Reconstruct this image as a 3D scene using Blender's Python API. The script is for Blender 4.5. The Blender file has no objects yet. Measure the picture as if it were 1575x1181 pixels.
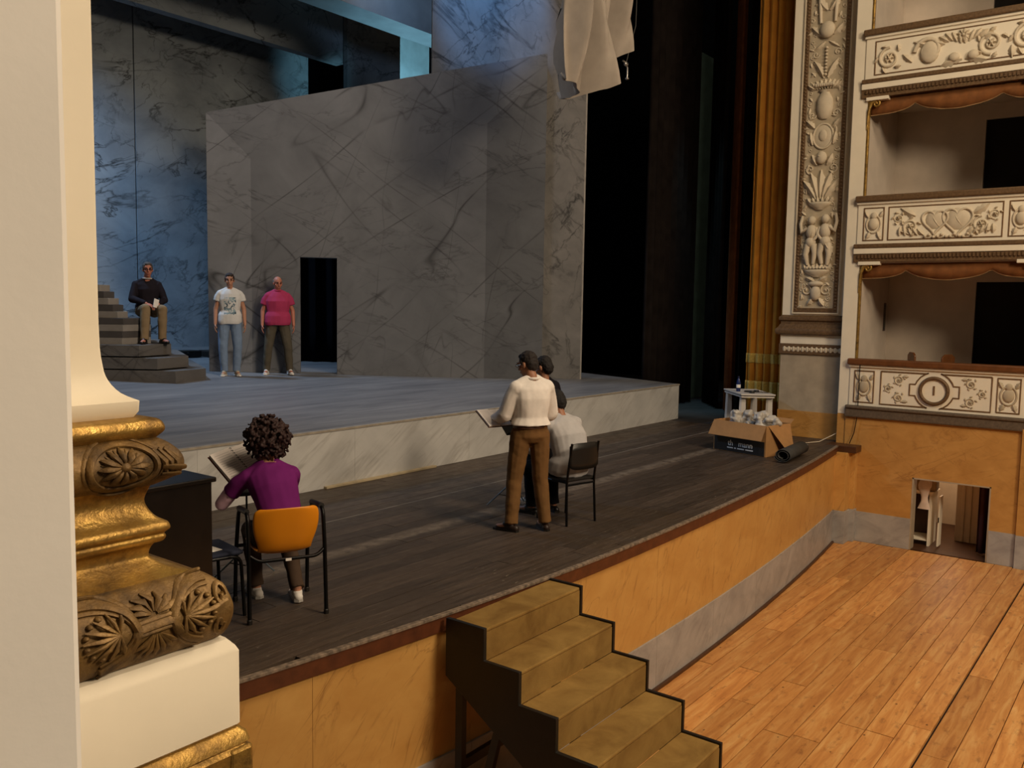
import bpy, bmesh, math, random
import numpy as np
from mathutils import Vector, Matrix, noise
random.seed(7)
S = bpy.context.scene
COL = S.collection

# ------------------------------------------------------------------ camera
F, CX, CY, CAMZ = 1350.0, 787.5, 590.5, 2.19
VPX, VPY, VPH = 535 - CX, 15840 - CY, 1826 - CX
_down = np.array([VPX, VPY, F]); _down /= np.linalg.norm(_down)
_xd = np.array([VPH, -(VPX * VPH + F * F) / VPY, F]); _xd /= np.linalg.norm(_xd)
_yd = np.cross(-_down, _xd)
RW = np.stack([_xd, _yd, -_down])          # world axes in camera coordinates
cd = bpy.data.cameras.new('camera'); cam = bpy.data.objects.new('camera', cd); COL.objects.link(cam)
r_, u_, f_ = RW @ [1, 0, 0], RW @ [0, -1, 0], RW @ [0, 0, 1]
cam.matrix_world = Matrix(((r_[0], u_[0], -f_[0], 0), (r_[1], u_[1], -f_[1], 0), (r_[2], u_[2], -f_[2], CAMZ), (0, 0, 0, 1)))
cd.sensor_width = 36; cd.lens = 36 * F / 1575; cd.clip_start = .05; cd.clip_end = 200
S.camera = cam
S.view_settings.view_transform = 'Standard'; S.view_settings.look = 'None'
S.view_settings.exposure = 0.0; S.view_settings.gamma = 1; S.view_settings.use_curve_mapping = False

# ------------------------------------------------------------------ world and lights
w = bpy.data.worlds.new('world'); S.world = w; w.use_nodes = True
w.node_tree.nodes['Background'].inputs[0].default_value = (1, .8, .58, 1)
w.node_tree.nodes['Background'].inputs[1].default_value = .035

def light(name, kind, loc, energy, col, target=None, size=1.0, spot=60, blend=.6):
    d = bpy.data.lights.new(name, kind); o = bpy.data.objects.new(name, d); COL.objects.link(o)
    d.energy = energy; d.color = col; o.location = loc
    if kind == 'AREA': d.shape = 'DISK'; d.size = size
    else: d.shadow_soft_size = size
    if kind == 'SPOT': d.spot_size = math.radians(spot); d.spot_blend = blend
    if target is not None:
        o.rotation_euler = (Vector(target) - Vector(loc)).to_track_quat('-Z', 'Y').to_euler()
    return o
WARM = (1, .80, .57)
light('auditorium_chandelier', 'POINT', (6.0, -6.8, 7.8), 3100, WARM, size=1.2)
light('auditorium_ceiling_glow', 'AREA', (7.0, -1.5, 11.0), 700, WARM, (8, 2.5, 0), size=5)
light('stage_work_light', 'SPOT', (8.0, 8.8, 11.5), 620, (.95, .95, 1), (11.6, 12.0, 1.5), size=.5, spot=80)
BLUE = (.42, .66, 1.0); CYAN = (.36, .80, 1.0)
light('blue_flood_back', 'SPOT', (4.5, 15.0, 9.0), 2700, (.34, .62, 1), (8.6, 18.5, 3.4), size=.5, spot=62, blend=1)
light('blue_flood_floor', 'SPOT', (6.5, 16.5, 9.5), 2200, BLUE, (10.0, 12.0, .8), size=.4, spot=80, blend=1)
light('blue_flood_tall_wall', 'SPOT', (11.6, 9.4, 10.0), 620, (.14, .44, 1), (13.3, 10.85, 8.1), size=.15, spot=46, blend=.5)
light('blue_flood_beam', 'SPOT', (11.2, 11.4, 7.6), 420, BLUE, (14.4, 14.0, 9.6), size=.2, spot=60, blend=1)
light('cyan_flood_gap', 'SPOT', (19.4, 17.4, 6.0), 1100, CYAN, (20.7, 20, 9.4), size=.2, spot=45, blend=.6)
light('cyan_uplight_beam', 'SPOT', (16.0, 15.1, 5.2), 420, CYAN, (14.6, 14.4, 8.3), size=.2, spot=75, blend=1)
light('cyan_flood_wall_end', 'SPOT', (14.6, 14.9, 6.5), 220, CYAN, (15.4, 18.5, 8.0), size=.2, spot=40, blend=1)
light('blue_flood_wing', 'SPOT', (18.0, 8.75, 7.5), 500, CYAN, (18.0, 8.65, 0), size=.15, spot=34, blend=1)
light('store_room_fill', 'POINT', (16.2, 3.0, -.25), 18, (1, .72, .5), size=.1)  # added light for the room behind the doorway

# ------------------------------------------------------------------ materials
def lin(c):
    if isinstance(c, str):
        c = [int(c[i:i + 2], 16) / 255 for i in (0, 2, 4)]
    return tuple(x / 12.92 if x <= .04045 else ((x + .055) / 1.055) ** 2.4 for x in c[:3]) + (1,)
class NT:
    def __init__(s, name):
        s.m = bpy.data.materials.new(name); s.m.use_nodes = True
        s.t = s.m.node_tree; s.p = s.t.nodes['Principled BSDF']
        s.co = s.t.nodes.new('ShaderNodeTexCoord').outputs['Object']
    def n(s, typ, **kw):
        nd = s.t.nodes.new(typ)
        for k, v in kw.items():
            if k.startswith('i_'): s.set(nd.inputs[int(k[2:]) if k[2:].isdigit() else k[2:].replace('_', ' ')], v)
            else: setattr(nd, k, v)
        return nd
    def set(s, inp, v):
        if hasattr(v, 'links') or isinstance(v, bpy.types.NodeSocket): s.t.links.new(v, inp)
        else: inp.default_value = v
    def noise(s, scale, detail=4, rough=.55, dist=0, co=None):
        nd = s.n('ShaderNodeTexNoise', i_Scale=scale, i_Detail=detail, i_Roughness=rough, i_Distortion=dist)
        s.set(nd.inputs['Vector'], co if co is not None else s.co); return nd.outputs['Fac']
    def ramp(s, fac, stops):
        nd = s.n('ShaderNodeValToRGB'); e = nd.color_ramp.elements
        while len(e) < len(stops): e.new(.5)
        for k, (p, c) in zip(e, stops):
            k.position = p; k.color = c if len(c) == 4 else tuple(c) + (1,)
        s.set(nd.inputs[0], fac); return nd.outputs[0]
    def mix(s, fac, a, b, mode='MIX'):
        nd = s.n('ShaderNodeMix', data_type='RGBA', blend_type=mode)
        s.set(nd.inputs[0], fac); s.set(nd.inputs[6], a); s.set(nd.inputs[7], b); return nd.outputs[2]
    def math(s, op, a, b=0.0, c=0.0):
        nd = s.n('ShaderNodeMath', operation=op); s.set(nd.inputs[0], a); s.set(nd.inputs[1], b); s.set(nd.inputs[2], c); return nd.outputs[0]
    def scale(s, v, rot=(0, 0, 0)):
        nd = s.n('ShaderNodeMapping'); s.set(nd.inputs[0], s.co); nd.inputs['Scale'].default_value = v; nd.inputs['Rotation'].default_value = rot
        return nd.outputs[0]
    def bump(s, h, strength=.3, dist=.01):
        nd = s.n('ShaderNodeBump', i_Strength=strength, i_Distance=dist); s.set(nd.inputs['Height'], h)
        s.set(s.p.inputs['Normal'], nd.outputs[0])
    def done(s, col, rough=.6, metal=0.0, spec=None):
        s.set(s.p.inputs['Base Color'], col); s.set(s.p.inputs['Roughness'], rough); s.set(s.p.inputs['Metallic'], metal)
        if spec is not None: s.set(s.p.inputs['Specular IOR Level'], spec)
        return s.m
def shade(c, k): return tuple(min(1, x * k) for x in c[:3]) + (1,)
MC = {}
def mat(name, col, rough=.6, metal=0.0, var=.18, vs=6, bump=.15, bs=60, bd=.004, spec=None):
    if name in MC: return MC[name]
    t = NT(name); c = lin(col)
    f = t.noise(vs, 5)
    cc = t.ramp(f, [(.3, shade(c, 1 - var)), (.7, shade(c, 1 + var))])
    if bump: t.bump(t.noise(bs, 3), bump, bd)
    MC[name] = t.done(cc, rough, metal, spec); return MC[name]
def marble(name, c0, c1, vein, layers, bs=1.2, rough=.6, bump=.06, pale=None):
    # layers: (angle, scale along, scale across, width, amount, detail, distortion); veins run along the angle
    t = NT(name); sp = t.n('ShaderNodeSeparateXYZ'); t.set(sp.inputs[0], t.co)
    u = t.math('MULTIPLY_ADD', sp.outputs[0], .76, t.math('MULTIPLY', sp.outputs[1], -.65))
    cu = t.n('ShaderNodeCombineXYZ'); t.set(cu.inputs[0], u); t.set(cu.inputs[1], sp.outputs[2]); t.set(cu.inputs[2], t.math('MULTIPLY', sp.outputs[1], .2)); uv = cu.outputs[0]
    col = t.ramp(t.noise(bs, 8, .62, .5, uv), [(.25, lin(c0)), (.75, lin(c1))])
    for i, (ang, sa, sc, wd, amt, det, dist) in enumerate(layers):
        mp = t.n('ShaderNodeMapping', vector_type='TEXTURE'); t.set(mp.inputs[0], uv); mp.inputs['Rotation'].default_value = (0, 0, ang); mp.inputs['Location'].default_value = (3.7 * i, 1.9 * i, 5.3 * i); mp.inputs['Scale'].default_value = (1 / sa, 1 / sc, 1)
        n_ = t.math('ABSOLUTE', t.math('SUBTRACT', t.noise(1.0, det, .55, dist, mp.outputs[0]), .5))
        v = t.ramp(n_, [(0, (1, 1, 1)), (wd * .35, (.55,) * 3), (wd, (0, 0, 0))])
        mk = t.ramp(t.noise(sc * .7 + .3, 2, .5, 0, uv), [(.4, (.12,) * 3), (.62, (1, 1, 1))])
        col = t.mix(t.math('MULTIPLY', t.math('MULTIPLY', v, mk), amt), col, lin(vein))
    if bump: t.bump(t.noise(50, 3), bump, .003)
    MC[name] = t.done(col, rough); return MC[name]

CREAM = mat('cream plaster', 'EADFC8', .7, var=.05, vs=3, bump=.15, bs=35, bd=.002)
PIER = mat('pale plaster', 'F5F0E8', .75, var=.04, vs=4, bump=.12, bs=90, bd=.0015)
STUCCO = mat('grey cream stucco', 'CDBFA6', .7, var=.1, vs=5, bump=.3, bs=40)
STUCCO_D = mat('aged stucco ground', 'B5A68C', .75, var=.14, vs=7, bump=.3, bs=40)
BROWN_M = mat('bronzed brown moulding', '6B5237', .5, .15, var=.3, vs=30, bump=.5, bs=60)
STONE = mat('painted beige stone', 'A89880', .7, var=.12, vs=5)
ORANGE = marble('orange scagliola', 'BE8A45', 'D2A25A', '74441C', [(1.3, .5, 3.0, .012, .5, 5, .5), (.9, .8, 4.0, .01, .45, 6, .8)], bs=3.0, rough=.5)
ORANGE2 = marble('orange scagliola wall', 'AE7B3B', 'C89550', '7A4C22', [(.6, .8, 2.6, .014, .45, 6, .8), (2.2, 1.0, 3.0, .012, .4, 6, .8)], bs=4.0, rough=.5)
GREYM = marble('grey veined marble', '8C8986', 'B7B2AB', '6A6662', [(.9, .5, 3.0, .03, .4, 5, .5)], bs=3.5, rough=.45)
VL = [(.66, .10, .9, .0055, .85, 1.2, 0), (2.5, .11, .8, .0055, .85, 1.2, 0), (1.3, .16, 1.0, .005, .6, 2, .1), (2.75, .3, 1.3, .012, .5, 7, .4), (.3, .4, 1.2, .01, .45, 7, .4)]
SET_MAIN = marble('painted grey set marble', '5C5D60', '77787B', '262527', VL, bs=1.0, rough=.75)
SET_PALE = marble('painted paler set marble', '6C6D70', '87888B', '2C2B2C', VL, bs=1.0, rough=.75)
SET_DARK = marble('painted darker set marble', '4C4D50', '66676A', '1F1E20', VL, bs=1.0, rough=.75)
SET_VEIN = marble('heavily veined set marble', '5E5C5A', '807C78', '151414', [(2.5, .35, .9, .022, .9, 6, .6), (.9, .5, 1.1, .012, .8, 6, .5), (2.0, 1.0, 2.2, .02, .5, 7, .6)], bs=1.6, rough=.7)
SET_BACK = marble('cracked veined set marble', '6E757C', 'A0A8AD', '121315', [(.5, .4, .9, .014, .9, 7, .5), (2.6, .5, .8, .01, .85, 7, .5), (1.2, 1.0, 1.6, .012, .6, 8, .5)], bs=.9, rough=.7)
RISER = marble('pale streaked platform marble', 'B2B1AF', 'D0CECA', '827D78', [(.75, .35, 2.2, .06, .4, 5, .5), (.7, .5, 4.0, .03, .35, 5, .5)], bs=1.6, rough=.6)
def deck_mat():
    t = NT('brushed grey platform deck'); co = t.scale((.35, 2.6, 1), (0, 0, .12))
    c = t.ramp(t.noise(1.6, 8, .65, .6, co), [(.25, lin('5B5B5E')), (.75, lin('8E8C8B'))])
    t.bump(t.noise(30, 3), .1, .003); return t.done(c, .45)
DECK = deck_mat()
def apron_mat():
    t = NT('worn dark stage boards'); oi = t.n('ShaderNodeObjectInfo')
    co = t.scale((.7, 9, 1))
    g = t.ramp(t.noise(2.5, 8, .7, .3, co), [(.25, lin('2A211A')), (.75, lin('54463A'))])
    v = t.math('MULTIPLY_ADD', oi.outputs['Random'], .5, .75)
    g = t.mix(1.0, g, t.n('ShaderNodeCombineColor', i_0=v, i_1=v, i_2=v).outputs[0], 'MULTIPLY')
    sc = t.ramp(t.noise(3.2, 10, .75, .2, t.scale((.5, 14, 1), (0, 0, .05))), [(.56, (0, 0, 0)), (.7, (1, 1, 1))])
    sp = t.n('ShaderNodeSeparateXYZ'); geo = t.n('ShaderNodeNewGeometry'); t.set(sp.inputs[0], geo.outputs['Position'])
    front = t.ramp(t.math('MULTIPLY', sp.outputs[1], .1), [(.42, (1, 1, 1)), (.5, (0, 0, 0))])
    scr = t.ramp(t.noise(9, 8, .8, .6, t.scale((1.2, 5, 1), (0, 0, .1))), [(.6, (0, 0, 0)), (.66, (1, 1, 1))])
    g = t.mix(t.math('MULTIPLY', t.math('MULTIPLY', scr, front), .65), g, lin('A39888'))
    g = t.mix(t.math('MULTIPLY', sc, .5), g, lin('958A7E'))
    yy = t.math('ADD', sp.outputs[1], t.math('MULTIPLY', t.noise(1.5, 3, .5, 0, geo.outputs['Position']), .1))
    bandm = t.ramp(t.math('ABSOLUTE', t.math('SUBTRACT', yy, 5.84)), [(.05, (1, 1, 1)), (.13, (0, 0, 0))])
    worn = t.math('MULTIPLY', bandm, t.ramp(t.noise(9, 6, .7, 0, geo.outputs['Position']), [(.35, (.1,) * 3), (.6, (.8,) * 3)]))
    g = t.mix(t.math('MULTIPLY', worn, .7), g, lin('8E8070'))
    thin = t.ramp(t.math('ABSOLUTE', t.math('SUBTRACT', sp.outputs[1], 6.72)), [(.008, (1, 1, 1)), (.016, (0, 0, 0))])
    g = t.mix(t.math('MULTIPLY', thin, t.math('MULTIPLY', t.noise(6, 4, .6, 0, geo.outputs['Position']), .8)), g, lin('9A9286'))
    t.bump(t.noise(20, 6, .7, 0, t.scale((1, 8, 1))), .4, .004)
    return t.done(g, t.ramp(t.noise(4, 5), [(.3, (.38,) * 3), (.7, (.62,) * 3)]))
APRON = apron_mat()
def plank_mat():
    t = NT('honey pine floor planks'); oi = t.n('ShaderNodeObjectInfo')
    off = t.n('ShaderNodeVectorMath', operation='ADD'); t.set(off.inputs[0], t.co)
    cb = t.n('ShaderNodeCombineXYZ'); t.set(cb.inputs[0], t.math('MULTIPLY', oi.outputs['Random'], 37.0)); t.set(cb.inputs[1], t.math('MULTIPLY', oi.outputs['Random'], 11.0)); t.set(off.inputs[1], cb.outputs[0])
    def sc(v):
        m = t.n('ShaderNodeMapping'); t.set(m.inputs[0], off.outputs[0]); m.inputs['Scale'].default_value = v; return m.outputs[0]
    g = t.ramp(t.noise(3, 8, .62, .8, sc((.5, 5, 1))), [(.22, lin('A66733')), (.5, lin('CB8D4C')), (.78, lin('E0B06E'))])
    v = t.math('MULTIPLY_ADD', oi.outputs['Random'], .3, .85)
    g = t.mix(1.0, g, t.n('ShaderNodeCombineColor', i_0=v, i_1=v, i_2=v).outputs[0], 'MULTIPLY')
    st = t.ramp(t.noise(5, 6, .7, 0, sc((1, 2.2, 1))), [(.55, (0, 0, 0)), (.7, (1, 1, 1))])
    g = t.mix(t.math('MULTIPLY', st, .55), g, lin('6A3616'))
    vo = t.n('ShaderNodeTexVoronoi', i_Scale=3.3); t.set(vo.inputs['Vector'], sc((1, 1.6, 1)))
    kn = t.ramp(vo.outputs['Distance'], [(.03, (1, 1, 1)), (.07, (0, 0, 0))])
    g = t.mix(t.math('MULTIPLY', kn, .8), g, lin('3A1D0E'))
    t.bump(t.noise(12, 5, .6, 0, sc((1, 8, 1))), .15, .003)
    return t.done(g, .5)
PLANK = plank_mat()
def carpet_mat():
    t = NT('olive stair carpet')
    c = t.ramp(t.noise(3.0, 5, .6, .5), [(.3, lin('7A5C30')), (.7, lin('A08048'))])
    t.bump(t.noise(260, 2), .6, .004); return t.done(c, .95, spec=.1)
CARPET = carpet_mat()
def gold_mat(name, cs, r0, met):
    t = NT(name)
    f = t.noise(14, 6, .7)
    c = t.ramp(f, [(.3, lin(cs[0])), (.5, lin(cs[1])), (.75, lin(cs[2]))])
    t.bump(t.noise(60, 5, .65), .5, .005)
    return t.done(c, t.ramp(f, [(.3, (r0 + .28,) * 3), (.7, (r0,) * 3)]), met)
GOLD = gold_mat('worn gilded wood', ('5A4222', 'A07C3C', 'CDA654'), .3, .6)
CARVED = gold_mat('dulled carved gilding', ('3F301F', '75592F', 'A07F48'), .42, .35)
BLACKW = mat('black painted wood', '17130F', .5, var=.3, vs=20)
BLACKM = mat('black metal tube', '141313', .35, .6, var=.2)
BLACKCL = mat('black drape', '1E1917', .95, var=.3, vs=4, spec=.05)
BROWNCL = mat('dark brown drape', '7A4524', .95, var=.25, vs=4, spec=.1)
GOLDCL = mat('golden velvet curtain', 'C88A34', .8, var=.15, vs=3, bump=.3, bs=150, spec=.2)
GOLDTRIM = mat('pale gold curtain trim', 'CBAE5C', .7, var=.25, vs=40)
GAUZE = mat('taupe canvas', 'A1968A', .85, var=.1, vs=4, bump=.3, bs=140)
WHITEP = mat('white paper', 'EFE8DF', .7, var=.03, bump=0)
CARD = mat('brown cardboard', 'A87C4C', .8, var=.08, vs=10)
WOODD = mat('dark brown wood', '4A2C17', .45, var=.25, vs=9)
WOODM = mat('brown lacquered wood', '6A4020', .4, var=.25, vs=9)
LIGHTW = mat('pale bare batten', 'BBAA8A', .6, var=.15, vs=9)
DARKRUB = mat('dark grey rubber mat', '34322F', .75, var=.15, vs=9)
BOXWALL = mat('box plaster', 'CDBFAE', .8, var=.08, vs=3)
BOXDARK = mat('box doorway shade', '1A1412', .9)
VALANCE = mat('brown valance fabric', '7A4A1F', .85, var=.2, vs=9, bump=.3, bs=120)
STAGEDK = mat('dark stage house', '0D0D10', .95, spec=.05)
STAGEFL = mat('dark stage floorboards', '2E2B2A', .7, var=.25, vs=5)

# ------------------------------------------------------------------ mesh builder
class MB:
    def __init__(s, T=None): s.v = []; s.f = []; s.T = T
    def add(s, vs, fs):
        b = len(s.v); s.v += [tuple(s.T(p)) if s.T else tuple(p) for p in vs]; s.f += [tuple(i + b for i in q) for q in fs]; return s
    def box(s, a, b):
        x0, y0, z0 = a; x1, y1, z1 = b
        return s.add([(x0, y0, z0), (x1, y0, z0), (x1, y1, z0), (x0, y1, z0), (x0, y0, z1), (x1, y0, z1), (x1, y1, z1), (x0, y1, z1)],
                     [(3, 2, 1, 0), (4, 5, 6, 7), (0, 1, 5, 4), (1, 2, 6, 5), (2, 3, 7, 6), (3, 0, 4, 7)])
    def rings(s, R, cap=True, closed=True):
        n = len(R[0]); vs = [p for r in R for p in r]; fs = []
        for i in range(len(R) - 1):
            for j in range(n if closed else n - 1):
                k = (j + 1) % n; fs.append((i * n + j, i * n + k, (i + 1) * n + k, (i + 1) * n + j))
        if cap: fs += [tuple(range(n - 1, -1, -1)), tuple((len(R) - 1) * n + j for j in range(n))]
        return s.add(vs, fs)
    def prism(s, poly, f, a, b):          # f(p2d, t) -> point ; t from a to b
        return s.rings([[f(p, a) for p in poly], [f(p, b) for p in poly]])
    def zprism(s, poly, z0, z1): return s.prism(poly, lambda p, t: (p[0], p[1], t), z0, z1)
    def tube(s, path, r, n=8, flat=1.0):
        P = [Vector(p) for p in path]; rr = r if hasattr(r, '__len__') else [r] * len(P)
        R = []; up = None
        for i, p in enumerate(P):
            t = (P[min(i + 1, len(P) - 1)] - P[max(i - 1, 0)]).normalized()
            if up is None:
                up = Vector((0, 0, 1)) if abs(t.z) < .9 else Vector((1, 0, 0))
            a = t.cross(up).normalized(); up = a.cross(t).normalized()
            R.append([p + (a * math.cos(q) + up * flat * math.sin(q)) * rr[i] for q in (2 * math.pi * k / n for k in range(n))])
        return s.rings(R)
    def ell(s, c, r, n=14, m=9, rot=None):
        R = []; c = Vector(c)
        for i in range(m + 1):
            th = math.pi * (i + .0) / m; th = max(.06, min(math.pi - .06, th)); ring = []
            for k in range(n):
                q = 2 * math.pi * k / n
                d = Vector((r[0] * math.sin(th) * math.cos(q), r[1] * math.sin(th) * math.sin(q), -r[2] * math.cos(th)))
                ring.append(c + (rot @ d if rot else d))
            R.append(ring)
        return s.rings(R)
    def cap(s, p0, r0, p1, r1, n=12):
        p0, p1 = Vector(p0), Vector(p1); t = p1 - p0; L = t.length; t = t / L if L > 1e-6 else Vector((0, 0, 1))
        path = []; rr = []
        for a in (-80, -55, -25, 0): path.append(p0 + t * (r0 * math.sin(math.radians(a)))); rr.append(r0 * math.cos(math.radians(a)))
        for a in (0, 25, 55, 80): path.append(p1 + t * (r1 * math.sin(math.radians(a)))); rr.append(r1 * math.cos(math.radians(a)))
        return s.tube(path, rr, n)
    def lathe(s, prof, c=(0, 0, 0), n=20):
        return s.rings([[(c[0] + r * math.cos(2 * math.pi * k / n), c[1] + r * math.sin(2 * math.pi * k / n), c[2] + z) for k in range(n)] for r, z in prof])
    def loft(s, secs, n=18, pw=2.3):       # secs: (centre, side vector, a, b): rings square to the path
        R = []; C = [Vector(q[0]) for q in secs]
        for i, (c, sd, a, b) in enumerate(secs):
            t = (C[min(i + 1, len(C) - 1)] - C[max(i - 1, 0)]).normalized(); sd = Vector(sd)
            sd = (sd - t * sd.dot(t)).normalized(); fr = t.cross(sd)
            ring = []
            for k in range(n):
                q = 2 * math.pi * k / n; cq, sq = math.cos(q), math.sin(q)
                cq = math.copysign(abs(cq) ** (2 / pw), cq); sq = math.copysign(abs(sq) ** (2 / pw), sq)
                ring.append(C[i] + sd * a * cq + fr * b * sq)
            R.append(ring)
        return s.rings(R)
    def mesh(s, name, smooth=None):
        me = bpy.data.meshes.new(name); me.from_pydata(s.v, [], s.f)
        bm = bmesh.new(); bm.from_mesh(me); bmesh.ops.recalc_face_normals(bm, faces=bm.faces[:]); bm.to_mesh(me); bm.free()
        if smooth is not None:
            me.shade_smooth()
            if smooth < 180: me.set_sharp_from_angle(angle=math.radians(smooth))
        return me
def link(name, me, m, parent=None, kind=None):
    o = bpy.data.objects.new(name, me); COL.objects.link(o)
    if m and me and not me.materials: me.materials.append(m)
    if parent: o.parent = parent
    if kind: o['kind'] = kind
    return o
def W(o):                                  # base of a thing in world space (things placed without parents)
    p = Vector((0, 0, 0))
    while o: p += o.location; o = o.parent
    return p
def part(name, mb, m, parent=None, smooth=None, world=False, bevel=0, label=None, kind=None):
    if world and parent is not None:
        b = W(parent); mb.v = [(v[0] - b.x, v[1] - b.y, v[2] - b.z) for v in mb.v]
    o = link(name, mb.mesh(name, smooth), m, parent, kind)
    if bevel:
        bv = o.modifiers.new('bevel', 'BEVEL'); bv.width = bevel; bv.segments = 2; bv.limit_method = 'ANGLE'
    if label: o['label'] = label
    return o
def tag(o, label=None, cat=None, group=None, kind=None):
    if label: o['label'] = label
    if cat: o['category'] = cat
    if group: o['group'] = group
    if kind: o['kind'] = kind
    return o
def thing(name, label, cat, loc=(0, 0, 0), rz=0, group=None, kind=None):
    o = bpy.data.objects.new(name, None); COL.objects.link(o); o.location = loc; o.rotation_euler = (0, 0, rz); o.empty_display_size = .1
    return tag(o, label, cat, group, kind)
def struct(name, label, cat, loc=(0, 0, 0)): return thing(name, label, cat, loc, kind='structure')
WORK = bpy.data.scenes.new('work')         # an empty scene for evaluating modifiers, removed at the end
def evaluated(o):
    WORK.collection.objects.link(o); vl = WORK.view_layers[0]; vl.update()
    return bpy.data.meshes.new_from_object(o.evaluated_get(vl.depsgraph))
def remesh(mb, name, vox, it=4, fac=.5, disp=None, zs=1.0):
    o = bpy.data.objects.new('tmp', mb.mesh('tmp'))
    r = o.modifiers.new('r', 'REMESH'); r.mode = 'VOXEL'; r.voxel_size = vox
    if it: sm = o.modifiers.new('s', 'SMOOTH'); sm.factor = fac; sm.iterations = it
    me = evaluated(o); me.name = name
    old = o.data; bpy.data.objects.remove(o); bpy.data.meshes.remove(old)
    if disp:
        amp, sc = disp
        n = len(me.vertices); co = np.empty(n * 3, 'f'); no = np.empty(n * 3, 'f')
        me.vertices.foreach_get('co', co); me.vertex_normals.foreach_get('vector', no); co = co.reshape(-1, 3); no = no.reshape(-1, 3)
        k = np.array([noise.noise(p * sc) + .5 * noise.noise(p * (sc * 2.1)) for p in (Vector((q[0], q[1], q[2] * zs)) for q in co.tolist())])
        co = co + no * (amp * k)[:, None]; me.vertices.foreach_set('co', co.astype('f').ravel()); me.update()
    me.shade_smooth(); return me
def rot2(p, a): c, s = math.cos(a), math.sin(a); return (p[0] * c - p[1] * s, p[0] * s + p[1] * c)
def text_mesh(body, size, ext=.002, align='CENTER'):
    c = bpy.data.curves.new('t', 'FONT'); c.body = body; c.size = size; c.extrude = ext; c.align_x = align; c.align_y = 'CENTER'; c.resolution_u = 3; c.offset = size * .012
    o = bpy.data.objects.new('t', c); me = evaluated(o); bpy.data.objects.remove(o)
    return me
# ================================================================== SETTING
ZF = -1.6
def fe(x): return 3.95 + (.0165 if x < 7 else .0078) * (x - 7) ** 2

# --- auditorium floor: planks one by one
fl = struct('floor', 'honey coloured pine plank floor of the auditorium', 'floor', (0, 0, ZF))
part('subfloor', MB().box((3.4, -1.6, -.12), (14.95, 4.36, -.03)), mat('dark floor gap', '24140A', .9), fl)
for k in range(-12, 12):
    y0 = 1.585 + .245 * k; y1 = y0 + .245
    if y0 > 4.3: continue
    x = 3.4 - random.random() * 2
    while x < 14.85:
        L = random.choice((2.1, 2.6, 3.0, 3.4)); a = max(x, 3.4); b = min(x + L, 14.88)
        if b - a > .05:
            g0 = .012 if k == 0 else .004; g1 = .014 if k == -1 else .004
            dz = random.uniform(-.002, .002)
            xs_ = [a + .003 + (b - a - .006) * i / 24 for i in range(25)]; up_ = [(q, min(y1 - g1, fe(q) - .014)) for q in xs_]; up_ = [p for p in up_ if p[1] > y0 + g0 + .004]
            if len(up_) < 2: x += L; continue
            m = MB().zprism([(up_[0][0], y0 + g0), (up_[-1][0], y0 + g0)] + up_[::-1], -.03, dz)
            bx, by = (a + b) / 2, (y0 + y1) / 2
            m.v = [(v[0] - bx, v[1] - by, v[2]) for v in m.v]
            o = part('plank', m, PLANK, fl); o.location = (bx, by, 0)
        x += L

# --- stage apron: worn dark boards, nosing, lip
sf = struct('stage_floor', 'worn dark brown boards of the stage apron with pale scuffs', 'stage floor', (7, 5, 0))
part('subfloor', MB().prism([(x, max(fe(x) + .02, 3.9)) for x in [.6 + i * .48 for i in range(31)]] + [(15.2, 8.1), (.6, 8.1)], lambda p, t: (p[0], p[1], t), -.11, -.035), mat('dark floor gap', '24140A', .9), sf, world=True)
rows = [3.93 + .165 * i for i in range(26)]
for y0 in rows:
    y1 = min(y0 + .165, 8.12); x = .6 - random.random() * 3
    while x < 15.6:
        L = random.choice((2.8, 3.6, 4.4)); a = max(x, .6); b = min(x + L, 15.6); x += L
        if b - a < .1: continue
        n = 10; xs = [a + .002 + (b - a - .004) * i / n for i in range(n + 1)]
        lo = [max(y0 + .002, fe(q) + .045) for q in xs]
        ok = [(q, l) for q, l in zip(xs, lo) if l < y1 - .006]
        if len(ok) < 3: continue
        bx, by = (a + b) / 2, y0
        poly = [(q - bx, l - by) for q, l in ok] + [(ok[-1][0] - bx, y1 - .002 - by), (ok[0][0] - bx, y1 - .002 - by)]
        dz = random.uniform(-.0015, .0015)
        o = part('board', MB().zprism(poly, -.035, dz), APRON, sf); o.location = (bx - 7, by - 5, 0)
def strip(x0, x1, n, d0, d1, z0, z1):     # a strip that follows the curved stage edge
    R = []
    for i in range(n + 1):
        x = x0 + (x1 - x0) * i / n; R.append([(x, fe(x) + d0, z0), (x, fe(x) + d1, z0), (x, fe(x) + d1, z1), (x, fe(x) + d0, z1)])
    return MB().rings(R)
part('nosing', strip(.6, 14.62, 60, 0, .044, -.02, .003), mat('worn stage edge', '786858', .7, var=.6, vs=24, bump=.6, bs=40), sf, world=True, bevel=.004)
part('lip', strip(.6, 14.62, 60, .008, .044, -.125, -.02), mat('brown stage lip', '5A2F16', .5, var=.25, vs=12), sf, world=True)
part('end_block', MB().box((14.6, 4.12, -.1), (14.97, 4.62, .004)), WOODD, sf, world=True, bevel=.006)
# stage house floor beyond the platform
part('wing_floor', MB().box((15.6, 4.62, -.05), (26, 22, -.004)), STAGEFL, sf, world=True)
part('rear_floor', MB().box((-1, 8.12, -.05), (15.6, 22, -.01)), STAGEFL, sf, world=True)

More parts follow.
